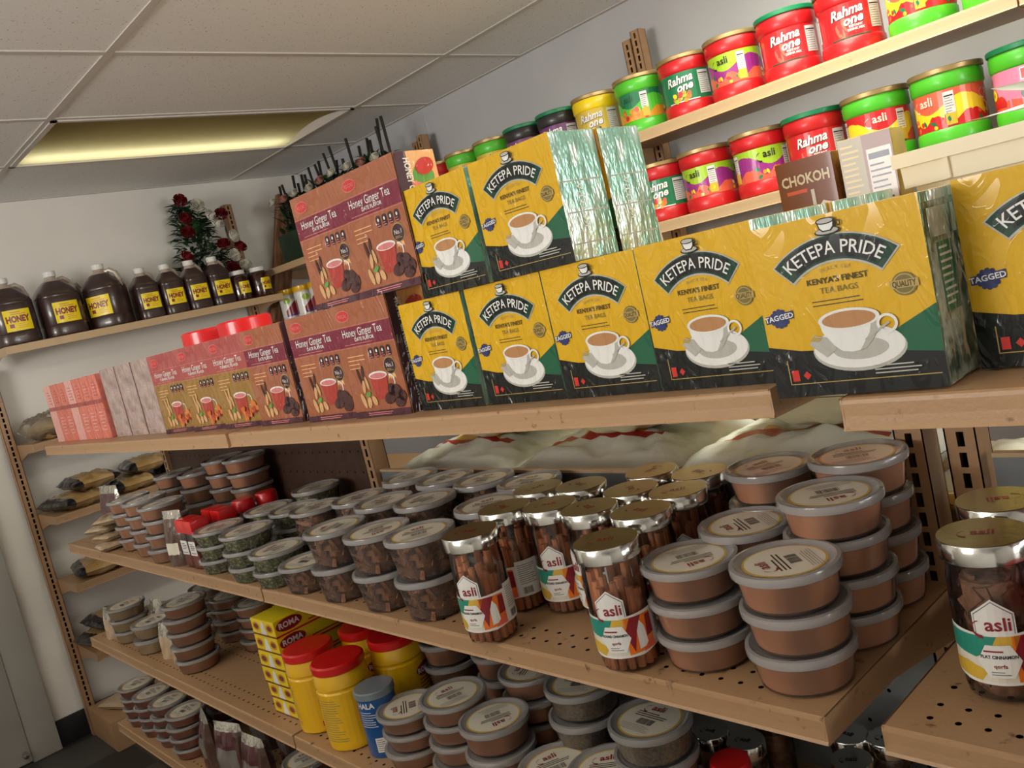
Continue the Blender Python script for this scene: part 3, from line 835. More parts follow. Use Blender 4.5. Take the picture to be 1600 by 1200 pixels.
KINDS['jar'] = ('cinnamon_jar', jar('ROUND CINNAMON', True, 4)); KINDS['jar_flat'] = ('cinnamon_jar', jar('FLAT CINNAMON', False, 6))
# small spice jars with chrome lids
s = MB(); s.lathe([(.022, .001), (.025, .004), (.0255, .08), (.023, .088)], 'jar_glass', 24, cap=False)
c = MB(); c.lathe([(.022, .003), (.0238, .006), (.024, .07), (.01, .072)], 'bark', 20)
l = MB(); l.lathe([(.0255, .088), (.0262, .09), (.0262, .106), (.0255, .107), (.001, .107)], 'chrome', 28)
p = Art(); p.asli(0, -.004, .008, 'i_black', 1)
KINDS['spice'] = ('spice_jar', [('jar_body', s.mesh('jar_body')), ('contents', c.mesh('contents')), ('lid', l.mesh('lid'), [('lid_print', p.mesh('lid_print', top(.1072)))])])
l = MB(); l.lathe([(.0255, .084), (.027, .086), (.027, .112), (.025, .115), (.001, .115)], 'cap_red', 28)
KINDS['spice_red'] = ('spice_jar', [('jar_body', s.mesh('jar_body')), ('contents', c.mesh('contents')), ('lid', l.mesh('lid'))])
s = MB(); s.lathe([(.030, .001), (.035, .004), (.036, .01), (.036, .085), (.034, .09)], 'jar_glass', 28, cap=False)
c = MB(); c.lathe([(.030, .003), (.034, .006), (.034, .07), (.01, .072)], 'chili', 24)
l = MB(); l.lathe([(.0365, .086), (.038, .088), (.038, .112), (.036, .116), (.001, .116)], 'cap_red', 32)
KINDS['red_cap_jar'] = ('red_cap_jar', [('jar_body', s.mesh('jar_body')), ('contents', c.mesh('contents')), ('lid', l.mesh('lid'))])
# square shakers with red caps
s = MB(); s.box(-.021, .021, -.021, .021, 0, .088, 'jar_glass', c=.004); c = MB(); c.box(-.0185, .0185, -.0185, .0185, .002, .055, 'chili', c=.003)
l = MB(); l.box(-.0225, .0225, -.0225, .0225, .086, .118, 'cap_red', c=.004)
p = Art(); p.rect(-.017, .034, .017, .068, 'i_white', 0)
p.lines(-.011, .046, .013, .063, 4, 'i_black', 1, th=.45); p.rect(-.012, .038, .012, .040, 'i_dred', 1)
KINDS['shaker'] = ('spice_shaker', [('jar_body', s.mesh('jar_body')), ('contents', c.mesh('contents')), ('cap', l.mesh('cap')), ('label', p.mesh('label', flat(-.0214)))])
# big yellow stock-powder jars with red lids
R = .053
b = MB(); b.lathe([(R-.006, 0), (R-.001, .003), (R, .009), (R, .115), (R-.0025, .118), (R-.0025, .121), (R, .124), (R-.001, .142), (R-.006, .152), (R-.006, .156)], 'jar_yellow', 40)
l = MB(); l.lathe([(R-.003, .151), (R-.001, .153), (R-.0005, .166), (R-.004, .169), (.001, .169)], 'cap_red', 40)
a = Art(); a.rect(-.162, .012, .162, .112, 'jar_yellow', 0)
for s_ in (-.1, .06):
    a.ell(s_, .092, .024, .013, 'i_dred', 1); a.text('ROMA', s_, .087, .010, 'i_white', 2, bold=.03)
    a.lines(s_-.02, .05, s_+.02, .078, 4, 'i_brown', 1, th=.3, seed=8); a.rect(s_-.018, .034, s_+.016, .044, 'i_navy', 1); a.rect(s_-.026, .015, s_+.022, .026, 'i_red', 1)
    a.lines(s_+.036, .02, s_+.086, .106, 18, 'i_khaki', 1, th=.3, seed=11)
KINDS['stock'] = ('stock_powder_jar', [('jar_body', b.mesh('jar_body')), ('lid', l.mesh('lid')), ('label', a.mesh('label', wrap(R+.0002), du=.01))])
# blue can with grey lid
b = MB(); b.lathe([(.035, 0), (.036, .002), (.036, .12)], 'can_blue', 32); l = MB(); l.lathe([(.0362, .112), (.0385, .114), (.0385, .125), (.036, .127), (.001, .1265)], 'can_lid', 32)
a = Art(); a.text('HALA', -.002, .098, .010, 'i_white', 1, bold=.03); a.lines(-.02, .06, .02, .092, 7, 'i_paper', 1, th=.3); a.rect(.002, .012, .022, .04, 'i_white', 1); a.lines(.004, .014, .02, .038, 6, 'i_grey', 2)
a.rect(-.045, .06, -.028, .1, 'i_coral', 1); a.text('COOK', -.037, .08, .007, 'i_white', 2, rot=-pi/2)
KINDS['can'] = ('blue_can', [('can_body', b.mesh('can_body')), ('lid', l.mesh('lid')), ('label', a.mesh('label', wrap(.0362), du=.006))])
# yellow stock-cube cartons
b = MB(); b.box(-.05, .05, -.09, .09, 0, .0365, 'i_yellow', c=.001)
a = Art(); a.rect(-.05, .0, .05, .0365, 'i_yellow', 0); a.rect(-.05, .0, .05, .004, 'i_brown', 1)
for x in (-.03, .028):
    a.ell(x, .02, .015, .010, 'i_amber', 1); a.ell(x, .02, .010, .006, 'i_brown', 2)
a.poly([(-.012, .004), (-.008, .022), (-.002, .034), (.006, .03), (.008, .018), (.014, .004)], 'i_white', 2)
e = Art(); e.rect(-.09, 0, .09, .0365, 'i_yellow', 0); e.rect(-.09, 0, .09, .004, 'i_red', 1); e.ell(-.055, .021, .032, .014, 'i_dred', 1); e.text('ROMA', -.055, .016, .012, 'i_white', 2, bold=.03); e.rect(-.01, .008, .088, .011, 'i_red', 1)
KINDS['roma'] = ('stock_cube_box', [('box_body', b.mesh('box_body')), ('front_print', a.mesh('front_print', flat(-.0901))), ('side_print', e.mesh('side_print', side(.0501)))])


# ------------------------------------------------------------------ honey jugs
def honey_label(wd, h, z, bold=.05):
    a = Art(); a.rect(-wd/2, z, wd/2, z+h, 'h_yellow', 0); a.text('HONEY', 0, z+h*.42, h*.28, 'i_dred', 2, bold=bold, maxw=wd*.88)
    a.lines(-wd*.25, z+h*.74, wd*.35, z+h*.93, 2, 'i_amber', 1, th=.5); a.rect(-wd*.36, z+h*.16, -wd*.2, z+h*.34, 'i_dred', 1); a.lines(-wd*.05, z+h*.1, wd*.35, z+h*.36, 3, 'i_amber', 1)
    return a


def jug(R, H, sq, neck, lw, lh, lz, handle):
    b = MB(); zs = H*.62
    prof = [(R*.9, 0), (R*.98, .004), (R, .012), (R, H*.16), (R*.985, H*.17), (R, H*.18), (R, zs*.93), (R*.985, zs*.95), (R, zs*.97), (R*.99, zs), (R*.93, zs+H*.06), (R*.72, zs+H*.14), (R*.45, zs+H*.22)]
    b.lathe(prof, 'honey_dark', 40, sq=sq)
    n = MB(); n.lathe([(R*.45, zs+H*.22), (neck*1.15, zs+H*.27), (neck, zs+H*.29), (neck, H-.02)], 'honey_neck', 24)
    if handle:
        n.tube([(R*.25, 0, H*.86), (R*.55, 0, H*.88), (R*.8, 0, H*.82), (R*.92, 0, H*.7), (R*.88, 0, H*.6)], .011, 'honey_neck', 10)
    c = MB(); c.lathe([(neck+.003, H-.024), (neck+.005, H-.022), (neck+.005, H-.002), (neck+.003, H), (.001, H)], 'cap_white', 28)
    # the label follows the body's cross-section
    def f(u, v, l):
        a = -pi/2+u/R; q = (abs(cos(a))**(sq or 2)+abs(sin(a))**(sq or 2))**(-1/(sq or 2))
        return ((R*q+.0006+l)*cos(a), (R*q+.0006+l)*sin(a), v)
    return [('jug_body', b.mesh('jug_body')), ('neck', n.mesh('neck')), ('cap', c.mesh('cap')), ('label', honey_label(lw, lh, lz).mesh('label', f, du=.01))]


KINDS['gallon'] = ('honey_jug', jug(.088, .285, 3.0, .021, .098, .088, .055, True))
KINDS['half'] = ('honey_jug', jug(.057, .238, 4.5, .019, .074, .072, .045, True))
b = MB(); b.lathe([(.046, 0), (.052, .004), (.054, .012), (.054, .11), (.05, .124), (.038, .133), (.036, .138)], 'honey_amber', 32)
c = MB(); c.lathe([(.038, .136), (.04, .138), (.04, .156), (.038, .158), (.001, .158)], 'cap_white', 28)
KINDS['honeyjar'] = ('honey_jar', [('jar_body', b.mesh('jar_body')), ('cap', c.mesh('cap')), ('label', honey_label(.064, .062, .035).mesh('label', wrap(.0545), du=.008))])


# ------------------------------------------------------------------ soft bags
def pillow(W, L_, H, seed, fmat, name='bag_body', n=30, seal=.04):
    b = MB(); nx = n; ny = n
    def P(i, j, s):
        u = -1+2*i/nx; v = -1+2*j/ny
        h = (max(0, 1-abs(u)**3.2))**.55*(max(0, 1-abs(v)**3.2))**.55
        k = 1-0.10*(1-h)
        w_ = noise.noise(Vector((u*2.2+seed, v*2.2, s)))*.26+noise.noise(Vector((u*6+seed, v*6, s)))*.16+noise.noise(Vector((u*15+seed, v*15, s)))*.05
        z = s*h*H/2*(1+w_*1.5)+.0006*s
        if s < 0:
            z = max(z, -H/2)
        return (u*W/2*(1+.04*noise.noise(Vector((v*3, seed, 0)))), v*L_/2*(1+.03*noise.noise(Vector((u*3, seed, 5)))), z+H/2)
    for s in (1, -1):
        for i in range(nx):
            for j in range(ny):
                q = [P(i, j, s), P(i+1, j, s), P(i+1, j+1, s), P(i, j+1, s)]
                if s < 0:
                    q = q[::-1]
                b.face(q, fmat((i+.5)/nx, (j+.5)/ny, s))
    bm = bmesh.new(); me = b.mesh(name, 0); bm.from_mesh(me); bmesh.ops.remove_doubles(bm, verts=bm.verts, dist=1e-5)
    for f in bm.faces:
        f.smooth = True
    bm.to_mesh(me); bm.free()
    return me


gold = lambda i, j, s: 'bag_navy' if (i < .2 or i > .84 or (j > .8)) else 'bag_gold'
rice = lambda i, j, s: 'bag_red' if (.26 < i < .33 and .15 < j < .9) else ('bag_yellow' if (.33 <= i < .40 and .3 < j < .7) else 'bag_white')
for k_ in range(3):
    KINDS['gold%d' % k_] = ('pasta_bag', [('bag_body', pillow(.20, .27, .062, 3+k_*7, gold))])
    KINDS['rice%d' % k_] = ('rice_bag', [('bag_body', pillow(.33, .42, .10, 40+k_*7, rice))])
cream = lambda i, j, s: 'bag_yellow' if (.78 < i < .84) else 'bag_cream'
KINDS['cream'] = ('flour_bag', [('bag_body', pillow(.27, .40, .11, 77, cream))]); KINDS['cream1'] = ('flour_bag', [('bag_body', pillow(.26, .30, .10, 91, cream))])
KINDS['papery'] = ('flour_bag', [('bag_body', pillow(.26, .36, .06, 58, lambda i, j, s: 'bag_yellow' if .5 < i+.25*sin(j*4) < .6 else 'bag_white'))])
KINDS['mini'] = ('snack_bag', [('bag_body', pillow(.09, .12, .024, 21, lambda i, j, s: 'bag_tan'))])
KINDS['clear'] = ('noodle_bag', [('bag_body', pillow(.20, .24, .11, 15, lambda i, j, s: 'cello')), ('contents', pillow(.17, .20, .085, 16, lambda i, j, s: 'bag_gold', 'contents', 14))])


def pouch(W, H, T_, body, label=None, topm='bag_silver', tn=2):
    b = MB(); n = 14
    def P(i, j, s):
        u = -1+2*i/n; v = j/n
        h = (1-abs(u)**3)**.5*(1-max(0, (v-.25)/.75)**2.2) if abs(u) < 1 else 0
        return (u*W/2*(1-.12*v*v), s*h*T_/2*(1+.3*noise.noise(Vector((u*3, v*4, s+W*50)))), v*H)
    for s_ in (1, -1):
        for i in range(n):
            for j in range(n):
                q = [P(i, j, s_), P(i+1, j, s_), P(i+1, j+1, s_), P(i, j+1, s_)]
                b.face(q if s_ < 0 else q[::-1], topm if j >= n-tn else body(i/n, j/n, s_))
        b.face([P(i, 0, 1) for i in range(n+1)]+[P(i, 0, -1) for i in range(n-1, 0, -1)], body(.5, 0, 1)) if s_ > 0 else None
    return [('pouch_body', b.mesh('pouch_body', 60))]


KINDS['pouch_brown'] = ('spice_pouch', pouch(.075, .135, .045, lambda i, j, s: 'i_cream' if (.15 < j < .42 and s < 0 and i < .75) else 'bag_brown'))
KINDS['pouch_plum'] = ('spice_pouch', pouch(.13, .16, .05, lambda i, j, s: 'bag_plum' if (.25 < j < .85 and .12 < i < .9) else 'bag_silver'))
KINDS['pouch_tan'] = ('spice_pouch', pouch(.06, .10, .035, lambda i, j, s: 'bag_tan', tn=5))
KINDS['sack'] = ('paper_sack', pouch(.06, .10, .035, lambda i, j, s: 'bag_red' if (j > .72 and .2 < i < .6) else 'paper', topm='paper'))
KINDS['pouch_dark'] = ('spice_pouch', pouch(.12, .15, .06, lambda i, j, s: 'i_grey' if (.2 < j < .55 and .2 < i < .8 and s < 0) else ('bag_plum' if i < .8 else 'bag_brown')))

for k_ in ('bag_white', 'bag_cream', 'bag_yellow', 'bag_red'):
    q_ = MATS[k_].node_tree.nodes['Principled BSDF']
    q_.inputs['Subsurface Weight'].default_value = 0.6; q_.inputs['Subsurface Radius'].default_value = (1, 1, .9); q_.inputs['Subsurface Scale'].default_value = 0.06

# ------------------------------------------------------------------ room
FL, CE = -1.53, .87          # floor and ceiling, measured from eye height 1.5 m
XW, YB, XL, YF = 2.62, 4.32, -2.6, -2.6


def struct(name, b, ang=35):
    o = put(name, b.mesh(name, ang), loc=(0, 0, 1.5)); o['kind'] = 'structure'; return o


b = MB(); b.box(XL-.1, XW+.1, YF-.1, YB+.1, FL-.1, FL, 'floor_vinyl'); struct('floor', b)
b = MB(); b.box(XW, XW+.1, YF-.1, YB+.1, FL, CE+.3, 'wall_white'); struct('wall_right', b)
b = MB(); b.box(XL, XW, YB, YB+.1, FL, CE+.3, 'wall_cream'); struct('wall_back', b)
b = MB()       # left wall with a glazed shop door opening
b.box(XL-.1, XL, YF-.1, .8, FL, CE+.3, 'wall_cream'); b.box(XL-.1, XL, 2.4, YB, FL, CE+.3, 'wall_cream'); b.box(XL-.1, XL, .8, 2.4, .75, CE+.3, 'wall_cream'); b.box(XL-.1, XL, .8, 2.4, FL, -.15, 'wall_cream')
struct('wall_left', b)
b = MB()
b.box(XL, .75, YF-.1, YF, FL, CE+.3, 'wall_cream'); b.box(2.55, XW, YF-.1, YF, FL, CE+.3, 'wall_cream'); b.box(.75, 2.55, YF-.1, YF, .82, CE+.3, 'wall_cream'); b.box(.75, 2.55, YF-.1, YF, FL, -.55, 'wall_cream')
struct('wall_front', b)
for nm, (x0, x1, y0, y1, z0, z1) in (('window_1', (.75, 2.55, YF-.1, YF, -.55, .82)), ('window_2', (XL-.1, XL, .8, 2.4, -.15, .75))):
    b = MB(); t = .05
    if nm == 'window_1':
        b.box(x0, x0+t, y0, y1, z0, z1, 'steel_dark'); b.box(x1-t, x1, y0, y1, z0, z1, 'steel_dark'); b.box(x0, x1, y0, y1, z0, z0+t, 'steel_dark'); b.box(x0, x1, y0, y1, z1-t, z1, 'steel_dark')
        g = MB(); g.box(x0+t, x1-t, y0+.03, y0+.036, z0+t, z1-t, 'jar_glass')
    else:
        b.box(x0, x1, y0, y0+t, z0, z1, 'steel_dark'); b.box(x0, x1, y1-t, y1, z0, z1, 'steel_dark'); b.box(x0, x1, y0, y1, z0, z0+t, 'steel_dark'); b.box(x0, x1, y0, y1, z1-t, z1, 'steel_dark')
        g = MB(); g.box(x0+.03, x0+.036, y0+t, y1-t, z0+t, z1-t, 'jar_glass')
    fr = struct(nm, b); put('pane', g.mesh('pane'), fr)
b = MB(); b.box(-1.02, -.92, -1.2, 3.1, FL, -.02, 'wall_cream', c=.004); struct('shade_partition', b)      # unseen half-height partition, added to shade the lower shelves
# back door at the left, baseboards
b = MB(); b.box(-.32, .60, YB-.035, YB-.002, FL+.012, .55, 'door_white', c=.003); d = struct('door_1', b)
b = MB(); b.lathe([(.012, 0), (.014, .01), (.014, .03), (.006, .045)], 'chrome', 16); put('door_stop', b.mesh('door_stop'), d, loc=(.575, YB-.05, FL+.06), rot=(radians(90), 0, 0))
b = MB(); b.box(.60, .72, YB-.03, YB, FL, .60, 'door_white', c=.004); b.box(-.44, -.32, YB-.03, YB, FL, .60, 'door_white', c=.004); b.box(-.44, .72, YB-.03, YB, .60, .70, 'door_white', c=.004); struct('trim_1', b)
b = MB(); b.box(.72, XW, YB-.012, YB, FL, FL+.12, 'rubber_black', c=.002); b.box(XL, -.44, YB-.012, YB, FL, FL+.12, 'rubber_black', c=.002); struct('baseboard_back', b)
b = MB(); b.box(XW-.012, XW, YF, YB-.012, FL, FL+.12, 'rubber_black', c=.002); struct('baseboard_right', b)

# suspended ceiling: slab, bars and lay-in boards
b = MB(); b.box(XL-.1, XW+.1, YF-.1, YB+.1, CE+.3, CE+.35, 'tee_white'); ce = struct('ceiling', b)
xs = [1.005+1.2135*k for k in range(-3, 3)]; ys = [3.68-.612*k for k in range(0, 11)]
b = MB()
for x in xs:
    if x < XW:
        b.box(x-.012, x+.012, YF, YB, CE, CE+.004, 'tee_white'); b.box(x-.002, x+.002, YF, YB, CE+.004, CE+.03, 'tee_white')
for y in ys:
    b.box(XL, XW, y-.012, y+.012, CE+.0004, CE+.0044, 'tee_white')
for q in ((XL, XW, YB-.02, YB), (XL, XW, YF, YF+.02), (XL, XL+.02, YF, YB), (XW-.02, XW, YF, YB)):
    b.box(*q, CE+.0008, CE+.004, 'tee_white')
put('grid_bar', b.mesh('grid_bar', 0), ce)
ex = [XL]+[x for x in xs if x > XL+.1 and x < XW]+[XW]; ey = [YF]+sorted(y for y in ys if y > YF+.1)+[YB]
LAMPS = [(1.005, 3.068), (-1.422, 2.456), (-1.422, .62), (1.005, .62)]
cache = {}
for i in range(len(ex)-1):
    for j in range(len(ey)-1):
        if any(abs(ex[i]-lx) < .05 and abs(ey[j]-ly) < .05 for lx, ly in LAMPS):
            continue
        wx, wy = round(ex[i+1]-ex[i], 3), round(ey[j+1]-ey[j], 3)
        if (wx, wy) not in cache:
            t = MB(); t.box(-wx/2+.003, wx/2-.003, -wy/2+.003, wy/2-.003, .0045, .02, 'tile_board'); cache[(wx, wy)] = t.mesh('ceiling_tile', 0)
        put('ceiling_tile', cache[(wx, wy)], ce, loc=((ex[i]+ex[i+1])/2, (ey[j]+ey[j+1])/2, CE))
# recessed troffer with a lens over the far tube
mat('lens', (214, 206, 150), 0.5)
M_ = MATS['lens']; nt = M_.node_tree; N = nt.nodes; L = nt.links; N.remove(N['Principled BSDF'])
tr = N.new('ShaderNodeBsdfTranslucent'); tr.inputs[0].default_value = lin((240, 236, 200)); df = N.new('ShaderNodeBsdfDiffuse'); df.inputs[0].default_value = lin((176, 160, 108))
mx_ = N.new('ShaderNodeMixShader'); mx_.inputs[0].default_value = .5; L.new(tr.outputs[0], mx_.inputs[1]); L.new(df.outputs[0], mx_.inputs[2]); L.new(mx_.outputs[0], N['Material Output'].inputs[0])
mat('lamp_panel', (255, 246, 214), 0.5, emit=2.5)
for k, (lx, ly) in enumerate(LAMPS):
    x0, x1, y0, y1 = lx+.006, lx+1.2135-.006, ly+.006, ly+.612-.006
    lab = ['recessed ceiling light with a glowing yellow lower band and brown upper band', 'lit ceiling panel light in the left part of the room further back', 'lit ceiling panel light in the left part of the room nearer the front', 'lit ceiling panel light over the aisle behind the tea shelf'][k]
    t = thing('ceiling_light', lab, 'light', (0, 0, 0), 0)
    b = MB()
    b.box(x0, x0+.02, y0, y1, CE-.004, CE+.11, 'tee_white'); b.box(x1-.02, x1, y0, y1, CE-.004, CE+.11, 'tee_white'); b.box(x0, x1, y0, y0+.016, CE-.004, CE+.11, 'tee_white'); b.box(x0, x1, y1-.016, y1, CE-.004, CE+.11, 'tee_white'); b.box(x0, x1, y0, y1, CE+.11, CE+.115, 'tee_white')
    put('housing', b.mesh('housing', 0), t)
    b = MB(); n = 16
    if k == 0:
        pts = [(y0+.016+(y1-y0-.032)*i/n, CE+.004+.03*sin(pi*i/n)) for i in range(n+1)]
        for i in range(n):
            (ya, za), (yb, zb_) = pts[i], pts[i+1]; b.face([(x0+.02, ya, za), (x0+.02, yb, zb_), (x1-.02, yb, zb_), (x1-.02, ya, za)], 'lens')
        put('lens', b.mesh('lens', 60), t)
        b = MB(); b.tube([(x0+.04, y1-.1, CE+.085), (x1-.04, y1-.1, CE+.085)], .012, 'lamp_panel', 12); put('tube', b.mesh('tube'), t)
    else:
        b.box(x0+.02, x1-.02, y0+.016, y1-.016, CE+.004, CE+.007, 'lamp_panel'); put('lens', b.mesh('lens', 0), t)


# ------------------------------------------------------------------ steel shelving
def plate(b, x0, x1, y0, y1, z, rows, m, r=.0032, px=.0254):
    """shelf top with real punched holes in rows that run along y; rows: x positions"""
    xs_ = [x0]; hl = px/2
    edges = sorted(rows); cur = x0
    n = int((y1-y0-.03)/px); ym = (y0+y1)/2-n*px/2
    for xr in edges:
        if xr-hl > cur:
            b.face([(cur, y0, z), (xr-hl, y0, z), (xr-hl, y1, z), (cur, y1, z)], m)
        b.face([(xr-hl, y0, z), (xr+hl, y0, z), (xr+hl, ym, z), (xr-hl, ym, z)], m)
        b.face([(xr-hl, ym+n*px, z), (xr+hl, ym+n*px, z), (xr+hl, y1, z), (xr-hl, y1, z)], m)
        for k in range(n):
            cy = ym+px*(k+.5)
            co = [(xr+hl*sx, cy+hl*sy, z) for sx, sy in ((1, 1), (-1, 1), (-1, -1), (1, -1))]
            oc = [(xr+r*cos(radians(22.5+45*q)), cy+r*sin(radians(22.5+45*q)), z) for q in range(8)]
            for q in range(4):
                c0, c1 = co[q], co[(q+1) % 4]
                o = (2*q+1) % 8
                b.face([c0, c1, oc[(o+1) % 8], oc[o]], m)
                b.face([c0, oc[o], oc[(o-1) % 8]], m)
        cur = xr+hl
    if cur < x1:
        b.face([(cur, y0, z), (x1, y0, z), (x1, y1, z), (cur, y1, z)], m)


def shelf(parent, xf, xb, y0, y1, z, sgn=1, lip=.029, rows=None, m='shelf_paint', name='shelf', holes=True):
    """shelf whose front lip is at xf and back at xb (either direction along x)"""
    b = MB(); d = abs(xb-xf)
    rows = rows if rows is not None else [.03, .0554, .155, .1804, .28, .3054]
    X = lambda t: xf+sgn*t
    if holes and sgn > 0:
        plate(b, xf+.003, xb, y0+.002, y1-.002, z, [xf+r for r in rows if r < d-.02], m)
    else:
        q = [(X(.003), y0+.002, z), (X(d), y0+.002, z), (X(d), y1-.002, z), (X(.003), y1-.002, z)]
        b.face(q if sgn > 0 else q[::-1], m)
    a0, a1 = sorted((X(.004), X(d)))
    b.box(a0, a1, y0+.003, y1-.003, z-.014, z-.010, 'hole_shade' if holes else m)
    # rolled front lip, a little concave
    for (s0, z0_), (s1, z1_) in zip([(.003, z), (.0005, z-.0015), (0, z-.005), (.0004, z-lip*.55), (.0, z-lip+.004), (-.002, z-lip+.001)], [(.0005, z-.0015), (0, z-.005), (.0004, z-lip*.55), (.0, z-lip+.004), (-.002, z-lip+.001), (.012, z-lip)]):
        q = [(X(s0), y1, z0_), (X(s1), y1, z1_), (X(s1), y0, z1_), (X(s0), y0, z0_)]
        b.face(q if sgn > 0 else q[::-1], m)
    # end flanges that deepen towards the post
    for y, e in ((y0, 1), (y1, -1)):
        pts = [(X(0), y, z), (X(0), y, z-lip), (X(d*.45), y, z-lip-.004), (X(d), y, z-lip-.038), (X(d), y, z)]
        b.face(pts, m); b.face([(p[0], y+e*.002, p[2]) for p in pts][::-1], m)
    return put(name, b.mesh(name, 25), parent)


def post(parent, x, y, z0, z1, face='x', wd=.036, dp=.04, m='post_paint'):
    """slotted upright; slots cut through the face that looks towards -x (or -y)"""
    b = MB(); P = (lambda u, v, w_: (x+w_, y+u, v)) if face == 'x' else (lambda u, v, w_: (x+u, y+w_, v))
    h = wd/2; sw = .0042; p = .0254; n = int((z1-z0)/p); fl = (face != 'x')
    def F(pts):
        q = [P(*t) for t in pts]; b.face(q if fl else q[::-1], m)
    F([(-h, z0, 0), (-sw, z0, 0), (-sw, z1, 0), (-h, z1, 0)]); F([(sw, z0, 0), (h, z0, 0), (h, z1, 0), (sw, z1, 0)])
    for k in range(n):
        za = z0+k*p
        F([(-sw, za, 0), (sw, za, 0), (sw, za+.0075, 0), (-sw, za+.0075, 0)])
    F([(-sw, z0+n*p, 0), (sw, z0+n*p, 0), (sw, z1, 0), (-sw, z1, 0)])
    a, c = P(-h, z0, .0015), P(h, z1, dp)
    for s in (-1, 1):
        q0, q1 = P(s*h, z0, 0), P(s*(h-.002), z1, dp)
        b.box(min(q0[0], q1[0]), max(q0[0], q1[0]), min(q0[1], q1[1]), max(q0[1], q1[1]), z0, z1, m)
    q0, q1 = P(-h, z0, dp-.002), P(h, z1, dp)
    b.box(min(q0[0], q1[0]), max(q0[0], q1[0]), min(q0[1], q1[1]), max(q0[1], q1[1]), z0, z1, 'hole_shade')
    return put('upright_post', b.mesh('upright_post', 0), parent)


def pegpanel(parent, x, y0, y1, z0, z1, m, r=.003):
    b = MB(); nz = int((z1-z0)/.0508)
    # build flat then stand upright
    t = MB(); rows = [z0+.02+.0508*k for k in range(nz) if z0+.04+.0508*k < z1]
    plate(t, z0, z1, y0, y1, 0, rows, m, r=r, px=.036)
    b.mats = list(t.mats); b.f = [f[::-1] for f in t.f]; b.m = t.m
    b.v = [(x, v[1], v[0]) for v in t.v]
    b.f = [tuple(reversed(f)) for f in b.f]
    b.box(x+.006, x+.010, y0, y1, z0, z1, 'hole_shade' if m != 'peg_grey' else 'hole_shade')
    b.box(x-.002, x+.010, y0, y1, z1-.002, z1+.003, 'shelf_paint_light' if m != 'peg_dark' else m)
    return put('back_panel', b.mesh('back_panel', 0), parent)


# middle gondola, long run
PX = 1.025
g1 = thing('gondola_shelving', 'long tan steel gondola with the tea cartons, tubs and jars on its shelves', 'shelving')
for y in (.472, 1.70, 2.96):
    post(g1, PX, y, FL, -.165)
for (y0, y1, px) in ((.449, 1.665, 0), (1.669, 3.04, 0)):
    o = shelf(g1, .738 if y0 < 1 else .705, 1.06, y0, y1, -.157, holes=False)
    if y0 < 1:       # this board sits a little askew
        o.rotation_euler = (0, 0, radians(1.3)); o.location = (.449*sin(radians(1.3)), 0, 0)
    shelf(g1, .690, PX, y0, y1, -.476)
    shelf(g1, .672, PX, y0, y1, -.788)
    shelf(g1, .676, PX, y0, y1, -1.085)
    shelf(g1, 1.24, 1.06, y0, y1, -.157, sgn=-1, holes=False)
    shelf(g1, 1.52, PX+.05, y0, y1, -.44, sgn=-1, holes=False)
    b = MB(); b.box(.66, 1.50, y0, y1, FL, -1.38, 'shelf_paint', c=.004); put('base_deck', b.mesh('base_deck'), g1)
pegpanel(g1, PX+.012, .497, 1.68, -1.38, -.34, 'peg_grey')
pegpanel(g1, PX+.012, 1.72, 2.94, -1.38, -.17, 'peg_dark')
# the next run, at the right edge of the picture
g2 = thing('gondola_shelving', 'tan steel shelving run at the right edge holding the big cinnamon jars', 'shelving')
post(g2, PX, .412, FL, -.175); post(g2, PX, -.80, FL, -.175)
shelf(g2, .684, 1.06, -.81, .368, -.1585, holes=False); shelf(g2, .705, PX, -.81, .400, -.480, rows=[.03, .0554, .09, .19, .28]); shelf(g2, .68, PX, -.81, .40, -.80)
shelf(g2, 1.34, 1.06, -.81, .402, -.1585, sgn=-1, holes=False); shelf(g2, 1.50, PX+.05, -.81, .402, -.44, sgn=-1, holes=False)
b = MB(); b.box(.66, 1.50, -.81, .40, FL, -1.38, 'shelf_paint', c=.004); put('base_deck', b.mesh('base_deck'), g2)
pegpanel(g2, PX+.012, -.78, .385, -1.38, -.318, 'peg_grey')

# wall shelving along the right wall
g3 = thing('wall_shelving', 'tan steel wall shelving on the right wall carrying drink mix canisters', 'shelving')
for y in (-.64, .585, 1.85, 3.10):
    post(g3, 2.52, y-.02, FL, .74); post(g3, 2.52, y+.02, FL, .72)
    for z in (.36, .084):       # brackets under the shelves
        b = MB(); b.face([(2.22, y, z-.03), (2.52, y, z-.10), (2.52, y, z-.012), (2.22, y, z-.012)], 'shelf_paint_light'); b.face([(2.22, y+.003, z-.03), (2.52, y+.003, z-.10), (2.52, y+.003, z-.012), (2.22, y+.003, z-.012)][::-1], 'shelf_paint_light')
        put('bracket', b.mesh('bracket', 0), g3)
for (y0, y1) in ((-.62, .60), (.604, 1.865), (1.869, 3.11), (3.114, 4.28)):
    shelf(g3, 2.18, 2.515, y0, y1, .360, lip=.034, holes=False, m='shelf_paint_light'); shelf(g3, 2.18, 2.515, y0, y1, .082, lip=.034, holes=False, m='shelf_paint_light')
    shelf(g3, 2.16, 2.515, y0, y1, -.26, holes=False); shelf(g3, 2.12, 2.515, y0, y1, -.75, holes=False)
    b = MB(); b.box(2.07, 2.515, y0, y1, FL, -1.38, 'shelf_paint', c=.004); put('base_deck', b.mesh('base_deck'), g3)

# shelving on the back wall
g4 = thing('wall_shelving', 'tan steel wall shelving on the back wall carrying honey jugs', 'shelving')


def shelf_y(parent, x0, x1, yf, yb, z, lip=.034, m='shelf_paint'):
    o = shelf(parent, 0, yb-yf, -(x1-x0)/2, (x1-x0)/2, 0, lip=lip, holes=False, m=m)
    o.rotation_euler = (0, 0, radians(90)); o.location = ((x0+x1)/2, yf, z); return o


